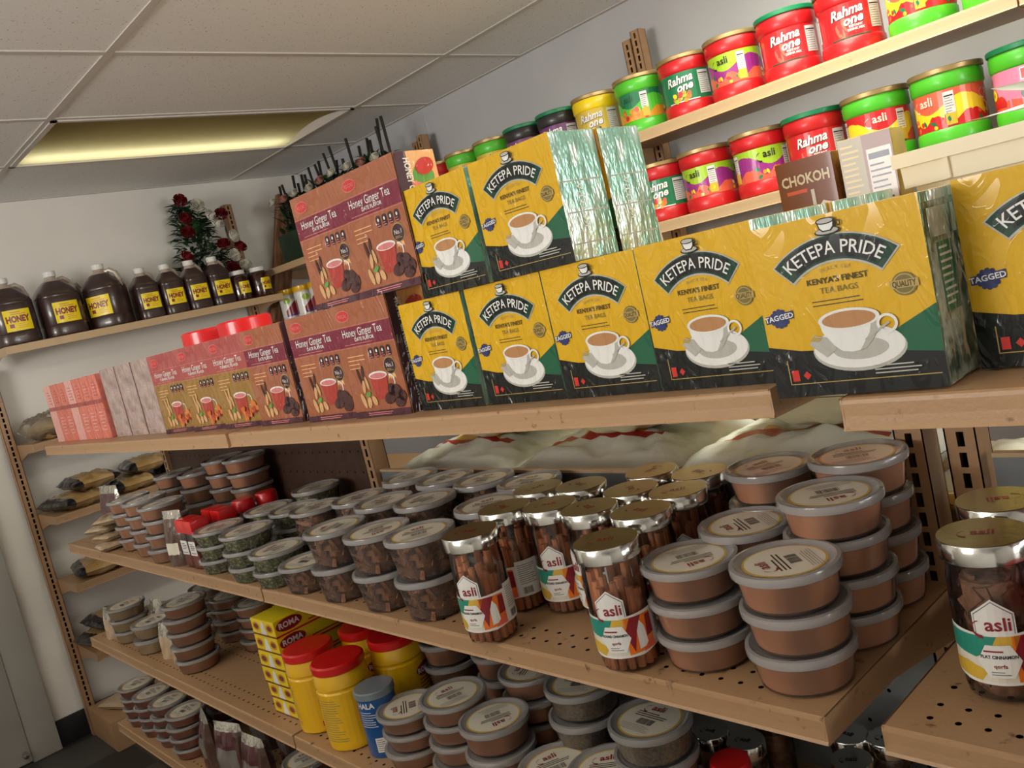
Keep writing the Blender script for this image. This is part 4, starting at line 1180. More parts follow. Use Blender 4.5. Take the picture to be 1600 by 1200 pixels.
for x in (.865, 2.135):
    post(g4, x, 4.26, FL, .74 if x > 1 else .15, face='y', wd=.04)
shelf_y(g4, .89, 2.16, 3.98, 4.26, .226, m='shelf_paint_light')
for z in (-.185, -.50, -.80, -1.11):
    shelf_y(g4, .885, 2.12, 3.98, 4.26, z)
b = MB(); b.box(.85, 2.14, 3.94, 4.28, FL, -1.40, 'shelf_paint', c=.004); put('base_deck', b.mesh('base_deck'), g4)

# old timber leaning in the corner
b = MB(); b.box(-.045, .045, -.019, .019, 0, 1.62, 'timber', c=.003)
o = put('timber_board', b.mesh('timber_board'), loc=(1.76, 4.275, FL+1.5+.55), rot=(0, radians(29), 0))
o.location = (2.0, 4.285, 1.36); o.scale = (1, 1, .62)
tag(o, 'knotty brown timber board leaning across the back corner by the honey jars', 'board')
POS = {
    'S1': (0.755, 0.502, -0.341),
    'S2': (0.763, 0.631, -0.353),
    'S3': (0.862, 0.497, -0.302),
    'S4': (0.966, 0.512, -0.287),
    'S5': (0.963, 0.634, -0.304),
    'S6': (0.866, 0.618, -0.345),
    'T1': (0.74, 1.132, -0.34),
    'T2': (0.74, 1.256, -0.343),
    'T3': (0.74, 1.397, -0.345),
    'T4': (0.74, 1.533, -0.42),
    'T5': (0.8573, 1.2722, -0.331),
    'T6': (0.8502, 1.0887, -0.331),
    'T7': (0.858, 1.4065, -0.338),
    'T8': (0.8955, 1.5585, -0.348),
    'T9': (0.9646, 1.3456, -0.327),
    'T10': (0.9668, 1.2272, -0.328),
    'T11': (0.9668, 1.1088, -0.331),
    'T12': (0.8538, 1.6693, -0.358),
    'T13': (0.9668, 1.4639, -0.29),
    'G1': (0.735, 1.764, -0.37),
    'G2': (0.745, 1.94, -0.377),
    'G3': (0.7372, 1.6481, -0.403),
    'G4': (0.8641, 1.7879, -0.368),
    'G5': (0.8606, 1.9145, -0.372),
    'G6': (0.9625, 1.8541, -0.353),
    'B1': (0.74, 2.252, -0.328),
    'B2': (0.75, 2.398, -0.324),
    'B3': (0.76, 2.556, -0.329),
    'B4': (0.9278, 2.4492, -0.305),
    'B5': (0.93, 2.648, -0.313),
    'B6': (0.9668, 2.211, -0.275),
    'B7': (0.9622, 2.3358, -0.277),
    'J1': (0.717, 0.712, -0.32),
    'J2': (0.707, 0.959, -0.32),
    'J3': (0.805, 0.993, -0.32),
    'J4': (0.824, 0.914, -0.32),
    'J5': (0.8206, 0.8321, -0.32),
    'J6': (0.818, 0.738, -0.32),
    'J7': (0.896, 1.011, -0.32),
    'J8': (0.913, 0.932, -0.32),
    'J9': (0.9004, 0.8219, -0.32),
    'J10': (0.8999, 0.738, -0.32),
    'J11': (0.983, 0.848, -0.32),
    'J12': (0.9781, 0.757, -0.32),
    'J13': (0.813, 0.324, -0.32),
    'J14': (0.887, 0.336, -0.32),
    'Jred': (0.825, 0.289, -0.36),
    'L1': (0.757, 1.082, -0.654),
    'L2': (0.765, 1.194, -0.64),
    'L3': (0.755, 1.328, -0.687),
    'L4': (0.95, 1.465, -0.702),
    'L5': (0.93, 1.303, -0.681),
    'L6': (0.87, 1.106, -0.631),
    'L7': (0.83, 0.943, -0.598),
    'L8': (0.79, 0.776, -0.571),
    'L9': (0.74, 0.935, -0.685),
    'L10': (0.74, 0.828, -0.659),
    'L11': (0.75, 2.314, -0.645),
    'L12': (0.8, 2.99, -0.745),
    'L13': (0.76, 2.749, -0.758),
    'L14': (0.93, 3.014, -0.75),
    'L15': (0.93, 2.565, -0.729),
    'L16': (0.92, 2.361, -0.718),
    'Y1': (0.705, 1.504, -0.64),
    'Y2': (0.744, 1.662, -0.64),
    'Y3': (0.841, 1.512, -0.64),
    'Y4': (0.838, 1.656, -0.64),
    'can': (0.701, 1.381, -0.68),
    'C1': (0.898, 0.771, -0.68),
    'C2': (0.898, 0.713, -0.68),
    'C3': (0.835, 0.777, -0.69),
    'C4': (0.967, 0.597, -0.68),
    'C5': (0.916, 0.569, -0.68),
    'C6': (0.98, 0.551, -0.68),
    'Cr': (0.847, 0.683, -0.69),
    'C7': (0.99, 0.732, -0.68),
    'O1': (0.76, 3.123, -0.989),
    'O2': (0.76, 2.876, -0.985),
    'O3': (0.76, 2.685, -0.97),
    'O4': (0.76, 2.519, -0.964),
    'O5': (0.88, 3.345, -1.1),
    'O6': (0.9, 2.951, -1.072),
    'P1': (0.651, 2.101, -0.476),
    'R1': (0.699, 2.061, -0.476),
    'R2': (0.707, 2.026, -0.476),
    'P2': (0.695, 2.86, -0.476),
    'P3': (0.67, 2.596, -0.476),
    'P4': (0.679, 2.838, -0.788),
    'P5': (0.669, 2.719, -0.788),
    'P6': (0.695, 2.502, -0.788),
    'P7': (0.687, 2.371, -0.788),
    'roma': (0.738, 1.696, -0.788),
    'romaL': (0.745, 2.001, -0.788),
    'Y1b': (0.672, 1.483, -0.788),
    'Y2b': (0.687, 1.606, -0.788),
    'q1': (0.76, 2.385, -1.045),
    'q2': (0.76, 2.158, -1.031),
    'q3': (0.76, 1.885, -0.964),
}
o.location = (2.25, 4.25, 1.584); o.rotation_euler = (0, radians(18.4), 0); o.scale = (1.1, 1, .43)

# ------------------------------------------------------------------ cartons on the tea shelf
rnd = random.Random(12)
TS = -.1565
FACE = -pi/2        # front turned towards the aisle (-x)


def carton_at(kind, label, xf, yc, z, depth, group, dz=0.0, tilt=0.0, sz=1.0, cat='box'):
    return inst(kind, label, cat, (xf+depth/2, yc, z), FACE+dz, group, ry=0, rx=0, sz=sz)


G = 'yellow tea cartons on the tea shelf'
rows = [(.772, 1.012, 'leftmost, next to the brown ginger cartons'), (.774, .854, 'second from the brown ginger cartons'),
        (.772, .699, 'third from the brown ginger cartons'), (.768, .544, 'fourth, just left of the foremost carton')]
for xf, yc, d in rows:
    n = 4 if yc < .6 else 2
    for k in range(n):
        lab = ('yellow and black tea carton in the lower row, '+d) if k == 0 else ('yellow tea carton %s behind the lower-row carton %s' % (['one place', 'two places', 'three places'][k-1], {1.012: 'beside the ginger boxes', .854: 'second from the left', .699: 'third from the left', .544: 'fourth from the left'}[yc]))
        carton_at('tea', lab, xf+.086*k, yc+(.004 if k % 2 else 0), TS, .082, G, dz=rnd.uniform(-.02, .02) if k == 0 else 0)
carton_at('tea_dark', 'foremost and largest looking yellow tea carton in crinkled film', .694, .355, TS, .082, G, dz=.02, sz=.935)
carton_at('tea', 'yellow tea carton cut off by the right edge of the picture', .752, .2, TS, .082, G, dz=-.01, sz=.95)
carton_at('tea', 'yellow tea carton hidden right behind the foremost carton', .790, .368, TS, .082, G, sz=.93)
for yc, d in ((.935, 'upper-row yellow tea carton beside the raised ginger cartons, wrapped in shiny film'), (.779, 'upper-row yellow tea carton with green foil side, right end of the upper row')):
    carton_at('tea', d, .766, yc, TS+.1655, .082, G, dz=rnd.uniform(-.02, .02), sz=.935)
    carton_at('tea', 'yellow tea carton directly behind the '+('left' if yc > .9 else 'right')+' upper-row yellow carton', .852, yc-.002, TS+.1655, .082, G, sz=.93)

G = 'brown and maroon ginger tea cartons'
for k, (y, knd, d) in enumerate(((1.178, 'date', 'last before the yellow cartons'), (1.335, 'date', 'second before the yellow cartons'), (1.525, 'date', 'with a gap and dark side showing at its right'),
                                 (1.690, 'turmeric', 'olive brown, first left of the maroon ones'), (1.860, 'turmeric', 'olive brown, middle of three'), (2.03, 'turmeric', 'olive brown, next to the grey edges'))):
    carton_at('ginger_'+knd, 'lower-row ginger tea carton, '+d, .758, y, TS, .078, G, dz=(.06 if k < 3 else .10)+rnd.uniform(-.02, .02))
for y, d in ((1.225, 'upper honey ginger tea carton, left of the raised pair'), (1.076, 'upper honey ginger tea carton with a bright fruit side, right of the raised pair')):
    carton_at('ginger_date', d, .762, y, TS+.1885, .078, G, dz=.02)
for y in (1.178, 1.335):
    carton_at('ginger_date', 'honey ginger tea carton standing behind the lower '+('last' if y < 1.2 else 'second last')+' one', .842, y, TS, .078, G)
for k in range(3):
    carton_at('edge_box', ['grey brown carton seen from its narrow side, nearest the ginger cartons', 'grey brown carton seen from its narrow side, middle one of three', 'grey brown carton seen from its narrow side, next to the pink cartons'][k], .765, 2.20+.125*k, TS, .14, 'cartons turned edge-on', dz=.05)
for k in range(7):
    inst('pink_box' if k not in (3, 6) else 'pale_box', ['first', 'second', 'third', 'fourth', 'fifth', 'sixth', 'seventh and farthest'][k]+' slim pink tea carton counted from the grey ones', 'box', (.83, 2.575+.078*k, TS), FACE+.03, 'slim pink tea cartons')

# red-lidded tubs behind the ginger cartons
R = .062
b = MB(); b.lathe([(R-.006, 0), (R, .006), (R, .19)], 'jar_glass', 32, cap=False); c = MB(); c.lathe([(R-.008, .003), (R-.003, .008), (R-.003, .17), (.01, .172)], 'powder_orange', 28)
l = MB(); l.lathe([(R+.001, .19), (R+.004, .193), (R+.004, .224), (R+.001, .228), (.001, .228)], 'cap_red', 36)
KINDS['redtub'] = ('red_lid_tub', [('jar_body', b.mesh('jar_body')), ('contents', c.mesh('contents')), ('lid', l.mesh('lid'))])
inst('redtub', 'red lidded tub rising behind the cartons, left of two', 'tub', (.97, 2.235, TS), 0, 'red-lidded tubs behind the cartons')
inst('redtub', 'red lidded tub rising behind the cartons, right of two', 'tub', (.98, 2.03, TS), 0, 'red-lidded tubs behind the cartons')
inst('clear', 'clear cellophane bag of noodles at the far end beside the pink cartons', 'bag', (1.01, 4.09, -.184), .3, None)
# coffee pack, gold carton, white sack and storage bin on the rear half of the shelf
b = MB(); b.box(-.042, .042, -.03, .03, 0, .235, 'coffee_foil', c=.004)
a = Art(); a.rect(-.041, .0, .041, .235, 'i_brown', 0); a.text('CHOKOH', 0, .20, .014, 'i_cream', 3, bold=.03, maxw=.07); a.rect(-.03, .188, .0, .193, 'i_coral', 2)
a.poly([(.0, .15), (.02, .172), (.036, .165), (.036, .10), (.0, .09), (-.012, .12)], 'i_white', 2); a.ell(-.018, .12, .026, .026, 'i_amber', 3); a.ell(.014, .10, .02, .01, 'i_brown', 4); a.rect(.005, .168, .01, .19, 'i_paper', 3)
KINDS['coffee'] = ('coffee_pack', [('pack_body', b.mesh('pack_body')), ('front_print', a.mesh('front_print', flat(-.0302)))])
inst('coffee', 'brown foil coffee pack with a white jug and biscuit, between the canisters and cartons', 'pack', (1.20, .618, TS), FACE+.08)
b = MB(); b.box(-.036, .036, -.03, .03, 0, .243, 'i_mustard', c=.003)
a = Art(); a.rect(-.035, 0, -.003, .242, 'i_khaki', 0); a.lines(-.032, .08, -.007, .236, 20, 'i_mustard', 1, th=.35); a.rect(-.003, .0, .035, .242, 'i_brown', 0); a.rect(.001, .10, .033, .222, 'i_paper', 1); a.rect(.003, .208, .03, .216, 'i_navy', 2); a.lines(.003, .12, .031, .204, 11, 'i_navy', 2, th=.3)
KINDS['cocoa'] = ('drink_powder_box', [('box_body', b.mesh('box_body')), ('front_print', a.mesh('front_print', flat(-.0302)))])
inst('cocoa', 'gold and rust carton showing its nutrition panel, right of the coffee pack', 'box', (1.215, .536, TS+.001), FACE+.12, None)
inst('sack', 'white paper sack top peeking out beside the green foil cartons', 'bag', (1.17, .935, TS), FACE, None, s=2.1)
# storage bin with paper inside
b = MB(); x0, x1, y0, y1 = -.10, .10, -.30, .30; z1 = .205
def ringf(a0, za, a1, zb2, mm):
    pa = [(x0+a0, y0+a0), (x1-a0, y0+a0), (x1-a0, y1-a0), (x0+a0, y1-a0)]; pb = [(x0+a1, y0+a1), (x1-a1, y0+a1), (x1-a1, y1-a1), (x0+a1, y1-a1)]
    for k in range(4):
        j = (k+1) % 4; b.face([(*pa[k], za), (*pa[j], za), (*pb[j], zb2), (*pb[k], zb2)], mm)
ringf(.03, 0, .014, z1-.045, 'white_bin'); ringf(.014, z1-.045, .004, z1-.045, 'white_bin'); ringf(.004, z1-.045, .003, z1-.018, 'white_bin'); ringf(.003, z1-.018, -.004, z1-.018, 'white_bin'); ringf(-.004, z1-.018, -.004, z1, 'white_bin'); ringf(-.004, z1, .014, z1, 'white_bin'); ringf(.014, z1, .034, .004, 'white_bin')
b.face([(x0+.03, y0+.03, .002), (x1-.03, y0+.03, .002), (x1-.03, y1-.03, .002), (x0+.03, y1-.03, .002)], 'white_bin')
for y in (-.2, -.05, .1, .24):
    b.box(x0-.002, x0+.006, y-.003, y+.003, z1-.044, z1-.016, 'white_bin')
bt = thing('storage_bin', 'cream plastic storage bin full of white sheets behind the tea cartons', 'bin', (1.26, .185, TS), 0)
put('bin_body', b.mesh('bin_body', 20), bt)
o = put('paper_sheet', None) if False else None
for k, (x, y, rz, ry) in enumerate(((-.02, -.1, .03, .04), (.02, .05, -.03, -.03), (0, -.02, .04, .02))):
    b = MB(); n = 8
    for i in range(n):
        for j in range(n):
            f = lambda i, j: (-.07+.14*i/n, -.2+.4*j/n, .006*sin(i*.8+k)*cos(j*.6)+.004*k)
            b.face([f(i, j), f(i+1, j), f(i+1, j+1), f(i, j+1)], 'paper')
    p_ = put('paper_sheet', b.mesh('paper_sheet', 60), loc=(1.26+x*.3, .185+y*.6, 1.5+TS+.203+.02*k), rot=(0, ry, rz))
    tag(p_, ['white sheet of paper lying lowest in the storage bin', 'white sheet of paper in the middle of the bin pile', 'white sheet of paper topmost in the storage bin'][k], 'paper', 'sheets in the storage bin')
b = MB(); b.box(-.055, .055, -.2, .2, 0, .178, 'paper', c=.004)
o = put('paper_ream', b.mesh('paper_ream'), loc=(1.26, .185, 1.5+TS+.004)); tag(o, 'stack of white paper packed inside the cream storage bin', 'paper')

# ------------------------------------------------------------------ drink-mix canisters
UP = [('rdark', 2.718, 'red canister with gold lid and dark red label, farthest left in the top row'), ('gg_yellow', 2.547, 'green canister with gold lid, second from the left in the top row'),
      ('gg_yellow', 2.375, 'green canister with gold lid and purple wave, third from the left in the top row'), ('bb', 2.205, 'black canister with green lid and purple label, left of two'),
      ('bb', 2.035, 'black canister with green lid and purple label, right of two'), ('yy', 1.865, 'yellow canister with gold lid in the top row'),
      ('gg_fruit', 1.683, 'green canister with gold lid and green fruit label, beside the post top'), ('rg_green', 1.510, 'red canister with gold lid and green label in the top row'),
      ('rg_purple', 1.343, 'red canister with gold lid and purple fruit label in the top row'), ('rr', 1.175, 'red canister with green lid and red label, left of two in the top row'),
      ('rr', 1.005, 'red canister with green lid and red label, right of two in the top row'), ('gg_melon', .832, 'green canister cut by the top edge, left of the last two up there'),
      ('gg_melon2', .662, 'green canister cut by the top edge, last one at the right up there')]
for k, (kd, y, lab) in enumerate(UP):
    inst(kd, lab, 'canister', (2.285, y, .361), FACE+[.15, .3, .2, .1, .1, .2, .1, .15, .25, .2, .2, .1, .1][k]*1.0, 'drink mix canisters on the top shelf', s=1.0)
LO = [('rg_green', 1.835, 'red canister with green label, farthest left on the second shelf, half hidden'), ('rg_green', 1.667, 'red canister with green label and full name showing on the second shelf'),
      ('rg_purple', 1.50, 'red canister with purple fruit label, left of two on the second shelf'), ('rg_purple2', 1.318, 'red canister with purple fruit label, right of two on the second shelf'),
      ('rr', 1.150, 'red canister with green lid behind the coffee pack'), ('gg_melon2', .980, 'green canister with melon label right behind the gold carton'),
      ('gg_melon', .806, 'green canister with melon label standing over the storage bin'), ('gj', .628, 'green canister with pink melon label and green lid at the right edge'),
      ('rg_purple', 2.003, 'red canister with purple fruit label hidden behind the green foil cartons')]
for k, (kd, y, lab) in enumerate(LO):
    inst(kd, lab, 'canister', (2.285, y, .083), FACE+[.1, .1, .2, .3, .15, .1, .1, .2, 0][k], 'drink mix canisters on the second shelf', s=1.03)
for k in range(3):
    inst('yellow_lid', ['yellow lidded jar nearest the honey shelf', 'yellow lidded jar in the middle, by the raised ginger cartons', 'yellow lidded jar half hidden by the raised ginger cartons'][k], 'jar', (2.25+.02*k, 4.10-.125*k, .083), FACE+.3+.4*k, 'yellow-lidded jars in the corner')

# ------------------------------------------------------------------ honey on the back wall
HZ = .2265
for k, (x, lab, rz) in enumerate(((.968, 'big honey jug at the left edge of the picture', .03), (1.158, 'big honey jug, second from the left', .06), (1.362, 'biggest looking honey jug, turned so its label sits at the left', -.75))):
    inst('gallon', lab, 'jug', (x, 4.085, HZ), rz, 'gallon honey jugs')
inst('gallon', 'honey jug half hidden behind the turned third jug', 'jug', (1.272, 4.215, HZ), .2, 'gallon honey jugs', s=.55, sz=1.65)
for k, x in enumerate((1.528, 1.646, 1.764, 1.882)):
    inst('half', ['smaller', 'smaller', 'smaller', 'smaller'][k]+' square honey jug, '+['nearest the big jugs', 'second from the big jugs', 'third from the big jugs', 'next to the small round jars'][k], 'jug', (x, 4.07, HZ), rnd.uniform(.02, .06), 'half-gallon honey jugs')
for k, x in enumerate((1.998, 2.103, 2.135)):
    inst('honeyjar', ['small round honey jar nearest the square jugs', 'small round honey jar at the shelf end, in front', 'small round honey jar at the shelf end, behind'][k], 'jar', (x-.01, (4.06, 4.05, 4.16)[k], HZ), rnd.uniform(.1, .3), 'small honey jars', s=.95)

# ------------------------------------------------------------------ artificial flowers
def leaf(b, p, d, L_, W_, m, bend=.25):
    d = Vector(d).normalized(); sd = d.cross(Vector((0, 0, 1)))
    sd = sd.normalized() if sd.length > .05 else Vector((1, 0, 0)); nn = sd.cross(d)
    n = 4; pts = []
    for i in range(n+1):
        t = i/n; c = Vector(p)+d*L_*t-nn*bend*L_*t*t; w_ = W_*sin(pi*min(.98, t*.9+.08))
        pts.append((c-sd*w_+nn*w_*.3, c, c+sd*w_+nn*w_*.3))
    for i in range(n):
        for q in (0, 1):
            b.face([pts[i][q], pts[i][q+1], pts[i+1][q+1], pts[i+1][q]], m)


def rose(m, r=.034):
    b = MB(); rn = random.Random(5)
    for ring in range(4):
        n = [3, 4, 5, 6][ring]; rr = r*(.28+.24*ring); h = r*(1.15-.16*ring)
        for k in range(n):
            a0 = 2*pi*k/n+ring*.7; w_ = 2*pi/n*.68; g = 4
            P = [[((rr*(.45+.55*sin(j/g*1.7)))*cos(a0+w_*(i/g-.5)*1.3), (rr*(.45+.55*sin(j/g*1.7)))*sin(a0+w_*(i/g-.5)*1.3), h*(j/g)*(1-.12*abs(i/g-.5))) for j in range(g+1)] for i in range(g+1)]
            for i in range(g):
                for j in range(g):
                    b.face([P[i][j], P[i+1][j], P[i+1][j+1], P[i][j+1]], m)
    return b.mesh('rose', 80)


RO = {m: rose(m) for m in ('rose_red', 'rose_white', 'rose_pink')}
lfb = MB(); leaf(lfb, (0, 0, 0), (1, 0, .2), .06, .018, 'leaf_mid'); LFM = lfb.mesh('leaf', 60)
lfb = MB(); leaf(lfb, (0, 0, 0), (1, 0, .2), .07, .02, 'leaf_dark'); LFD = lfb.mesh('leaf', 60)
rn = random.Random(21)
ft = thing('flower_arrangement', 'cone of artificial red and white roses with dark leaves above the honey jugs', 'flowers', (1.945, 4.237, HZ), 0)
b = MB(); b.lathe([(.045, 0), (.055, .002), (.06, .09), (.05, .1), (.001, .1)], 'leaf_dark', 20); put('pot', b.mesh('pot'), ft)
b = MB()
CX = lambda z: -.06*(z/.58)*1.0
for k in range(26):
    z = rn.uniform(.1, .54); hw = .17*(1-(z-.1)/.5)+.02; b.tube([(rn.uniform(-.02, .02), 0, .06), (CX(z)*.6, 0, z*.7), (CX(z)+rn.uniform(-hw, hw), rn.uniform(-.06, .04), z)], .0022, 'leaf_dark', 5)
put('stem', b.mesh('stem'), ft)
b = MB()
for k in range(620):
    z = .08+.46*rn.random()**1.25; hw = .15*(1-(z-.1)/.52)+.015; a_ = rn.uniform(0, 2*pi); q = sqrt(rn.random())
    leaf(b, (CX(z)+hw*q*cos(a_), -.01+.065*q*sin(a_), z), (cos(a_)+rn.uniform(-.4, .4), sin(a_)*.7-.3, rn.uniform(-.3, .7)), rn.uniform(.04, .065), rn.uniform(.007, .016), rn.choice(['leaf_dark', 'leaf_dark', 'leaf_mid']))
o = put('foliage', b.mesh('foliage', 60), ft); o['kind'] = 'stuff'
FLW = [(-.11, .53, 'rose_red'), (-.03, .50, 'rose_white'), (-.11, .44, 'rose_red'), (.02, .44, 'rose_white'), (.08, .44, 'rose_red'), (-.11, .37, 'rose_red'), (.045, .395, 'rose_white'), (.105, .33, 'rose_white'),
       (-.155, .255, 'rose_red'), (.055, .29, 'rose_red'), (.135, .27, 'rose_red'), (-.06, .22, 'rose_white'), (.09, .235, 'rose_white'), (.135, .17, 'rose_white'), (.065, .17, 'rose_red'), (-.14, .2, 'rose_white')]
for x, z, m_ in FLW:
    put(m_.replace('rose_red', 'red_rose').replace('rose_white', 'white_rose'), RO[m_], ft, loc=(x, -.085-.02*rn.random(), z), rot=(radians(68)+rn.uniform(-.3, .3), 0, rn.uniform(-.5, .5)))
for k in range(22):
    z = rn.uniform(.12, .5); hw = .16*(1-(z-.1)/.52)+.02
    put('leaf', rn.choice([LFM, LFD]), ft, loc=(CX(z)+rn.uniform(-hw, hw), -.06, z), rot=(rn.uniform(-.5, .5), rn.uniform(-1, .4), rn.uniform(-2.6, -.4)))
# greenery along the top shelf in the corner
for q, (yc, lab) in enumerate(((3.98, 'artificial greenery box farthest into the corner behind the ginger cartons'), (3.61, 'artificial greenery box in the middle of the corner row'), (3.25, 'artificial greenery box nearest the tan post, tallest spikes'))):
    gt = thing('artificial_plant', lab, 'plant', (2.36, yc, .361), 0, 'artificial greenery on the top shelf')
    b = MB(); b.box(-.07, .07, -.14, .14, 0, .16, 'leaf_dark', c=.01); put('planter', b.mesh('planter'), gt)
    b = MB()
    for k in range(300):
        y = rn.uniform(-.11, .11); z = .13+.20*rn.random(); a_ = rn.uniform(0, 2*pi)
        leaf(b, (rn.uniform(-.06, .06), y, z), (cos(a_), sin(a_)*.6, rn.uniform(-.1, 1.2)), rn.uniform(.04, .075), rn.uniform(.006, .013), rn.choice(['leaf_dark', 'leaf_dark', 'leaf_mid']))
    o = put('foliage', b.mesh('foliage', 60), gt); o['kind'] = 'stuff'
    for k in range(7):
        b = MB(); y = -.16+.048*k; lean = rn.uniform(-.05, .05); hh = rn.uniform(.36, .45)+.02*q
        b.tube([(0, y, .14), (rn.uniform(-.02, .02), y+lean, hh)], [.006, .007], 'stick_dark', 6); put('twig', b.mesh('twig'), gt)
    for k in range(3):
        put('rose', RO['rose_pink' if k % 2 else 'rose_white'], gt, loc=(-.06, -.12+.11*k, .30+.03*rn.random()), rot=(0, radians(-50), rn.uniform(0, 1)), sc=(.75, .75, .75))

# ------------------------------------------------------------------ stacks of tubs
ORD = {1: ['only'], 2: ['upper', 'lower'], 3: ['top', 'middle', 'bottom'], 4: ['top', 'second', 'third', 'bottom'], 5: ['top', 'second', 'third', 'fourth', 'bottom']}


def stack(kind, pos, zs, n, H, what, where, group, jit=.0035, label_all=False):
    x, y, zt = pos; pitch = min((zt-zs-.001)/n, H*1.04); sc = pitch/H
    for k in range(n):
        z = zs+.0006+pitch*(n-1-k)
        lab = '%s %s %s' % (ORD[n][k], what, where) if n > 1 else '%s %s' % (what, where)
        inst_tub(kind, lab, 'tub', (x+rnd.uniform(-jit, jit), y+rnd.uniform(-jit, jit), z), group, spin=rnd.uniform(-2.2, 0.2) if k else SPIN.get(where, rnd.uniform(-1.9, .6)), sz=sc*.997, showlabel=(k == 0))


SPIN = {}
Zm, Zl, Zb = -.476, -.788, -1.085
H8, H16 = .0445, .072
g = 'brown powder tubs on the middle shelf'
SPIN.update({'in the stack at the front corner': .85, 'in the stack beside the front cinnamon jar': 2.5, 'in the tall stack behind the front corner stack': 2.3, 'in the stack behind the front jar-side stack': .9, 'in the front pair touching the left cinnamon jar': -.6, 'in the front pair second from the jars': 2.6, 'in the nearest front stack, lid facing the camera': 2.7, 'in the front stack second from the blue can': -.3, 'in the front stack beside the blue can': 1.0})
for k_, w_ in (('S1', 'in the stack at the front corner'), ('S2', 'in the stack beside the front cinnamon jar'), ('S3', 'in the tall stack behind the front corner stack'), ('S4', 'in the light-caught stack next to the near post'), ('S5', 'in the rear stack left of the near-post stack'), ('S6', 'in the stack behind the front jar-side stack')):
    stack('tub', POS[k_], Zm, {'S1': 3, 'S2': 3, 'S6': 3}.get(k_, 4), H8, 'brown powder tub', w_, g)
for k_, w_ in (('B1', 'in the far left front stack by the pouch'), ('B2', 'in the far left front row, middle stack'), ('B3', 'in the far left front row, farthest stack'), ('B4', 'in the far rear stack behind the pouch'), ('B5', 'in the far rear stack next to the far post'), ('B6', 'in the far rear stack against the dark panel'), ('B7', 'in the far rear stack second from the dark panel')):
    stack('tub', POS[k_], Zm, 5 if k_ in ('B6', 'B7') else 4, H8, 'brown powder tub', w_, g)
g = 'cinnamon bark tubs on the middle shelf'
for k_, w_ in (('T1', 'in the front pair touching the left cinnamon jar'), ('T2', 'in the front pair second from the jars'), ('T3', 'in the front pair third from the jars'), ('T4', 'standing low at the front between bark and herb tubs'), ('T5', 'in the second-row pair behind the front jar-side pair'), ('T6', 'in the second-row pair right beside the rear jars'),
               ('T7', 'in the second-row pair, third from the jars'), ('T8', 'in the second-row pair nearest the herb tubs'), ('T9', 'in the rear pair by the rice bags, left'), ('T10', 'in the rear pair by the rice bags, middle'), ('T11', 'in the rear pair by the rice bags, right'), ('T12', 'in the pair squeezed behind the low front tub'), ('T13', 'in the shiny raised pair against the middle post')):
    p_ = POS[k_]
    stack('tub_tall' if len(k_) % 2 else 'tub_tall2', p_, Zm, 1 if k_ == 'T4' else 2, H16, 'cinnamon bark tub', w_, g, jit=.002)
g = 'green herb tubs on the middle shelf'
for k_, n_, w_ in (('G1', 3, 'in the front stack with the lightest leaves'), ('G2', 3, 'in the front stack next to the white-labelled shakers'), ('G3', 2, 'in the low front pair beside the bark tubs'), ('G4', 3, 'in the second row, right stack'), ('G5', 3, 'in the second row, left stack'), ('G6', 3, 'in the lone stack against the dark panel')):
    stack('tub_herb', POS[k_], Zm, n_, H8, 'green herb tub', w_, g, jit=.002)
g = 'powder tubs on the lower shelf'
for k_, n_, kd, wh, w_ in (('L1', 3, 'tub', 'tan powder tub', 'in the nearest front stack, lid facing the camera'), ('L2', 4, 'tub', 'tan powder tub', 'in the front stack second from the blue can'), ('L3', 3, 'tub', 'tan powder tub', 'in the front stack beside the blue can'),
                           ('L6', 4, 'tub', 'tan powder tub', 'in the stack just right of the nearest front stack'),
                           ('L7', 4, 'tub_grey', 'grey spice tub', 'in the stack with coarse grains, left'), ('L8', 4, 'tub_grey', 'grey spice tub', 'in the stack with coarse grains, right'), ('L9', 3, 'tub', 'tan powder tub', 'in the stack at the bottom edge, left'), ('L10', 3, 'tub', 'tan powder tub', 'in the stack at the bottom edge, right')):
    stack(kd, POS[k_], Zl, n_, H8, wh, w_, g)
for xx, yy, w_ in ((.935, 1.26, 'in the shadowed rear stack, left'), (.935, 1.125, 'in the shadowed rear stack, right'), (.93, 1.42, 'in the shadowed rear stack behind the yellow jars')):
    stack('tub', (xx, yy, -.60), Zl, 4, H8, 'tan powder tub', w_, g)
for xx, yy, zt, n_, kd, w_ in ((.745, 2.31, -.60, 5, 'tub', 'in the tall far front stack beside the pouches'), (.745, 2.82, -.672, 3, 'tub_pale', 'in the farthest front stack at the shelf end'), (.745, 2.62, -.70, 2, 'tub_pale', 'in the low pair with a yellow lid label'), (.90, 2.55, -.65, 4, 'tub_pale', 'in the far rear stack, left'), (.90, 2.40, -.66, 4, 'tub', 'in the far rear stack, middle'), (.90, 2.24, -.66, 4, 'tub', 'in the far rear stack by the yellow cartons')):
    stack(kd, (xx, yy, zt), Zl, n_, H8, 'pale spice tub' if kd == 'tub_pale' else 'tan powder tub', w_, g)
g = 'orange spice tubs on the lowest shelf'
for k, (yy, n_, w_) in enumerate(((2.93, 4, 'at the far end of the lowest shelf'), (2.795, 4, 'in the second stack of the lowest shelf'), (2.66, 4, 'in the third stack of the lowest shelf'), (2.525, 4, 'in the near stack of the lowest shelf'))):
    stack('tub_orange', (.738, yy, -.955), Zb, n_, H8, 'orange brown spice tub', w_, g)
for k, yy in enumerate((2.87, 2.73, 2.59)):
    stack('tub_orange', (.865, yy, -.95), Zb, 4, H8, 'orange brown spice tub', 'in the rear row of the lowest shelf, '+['farthest', 'middle', 'nearest'][k], g)
stack('tub', (.78, 1.9, -.96), Zb, 3, H8, 'tan powder tub', 'in the dark on the lowest shelf', g)

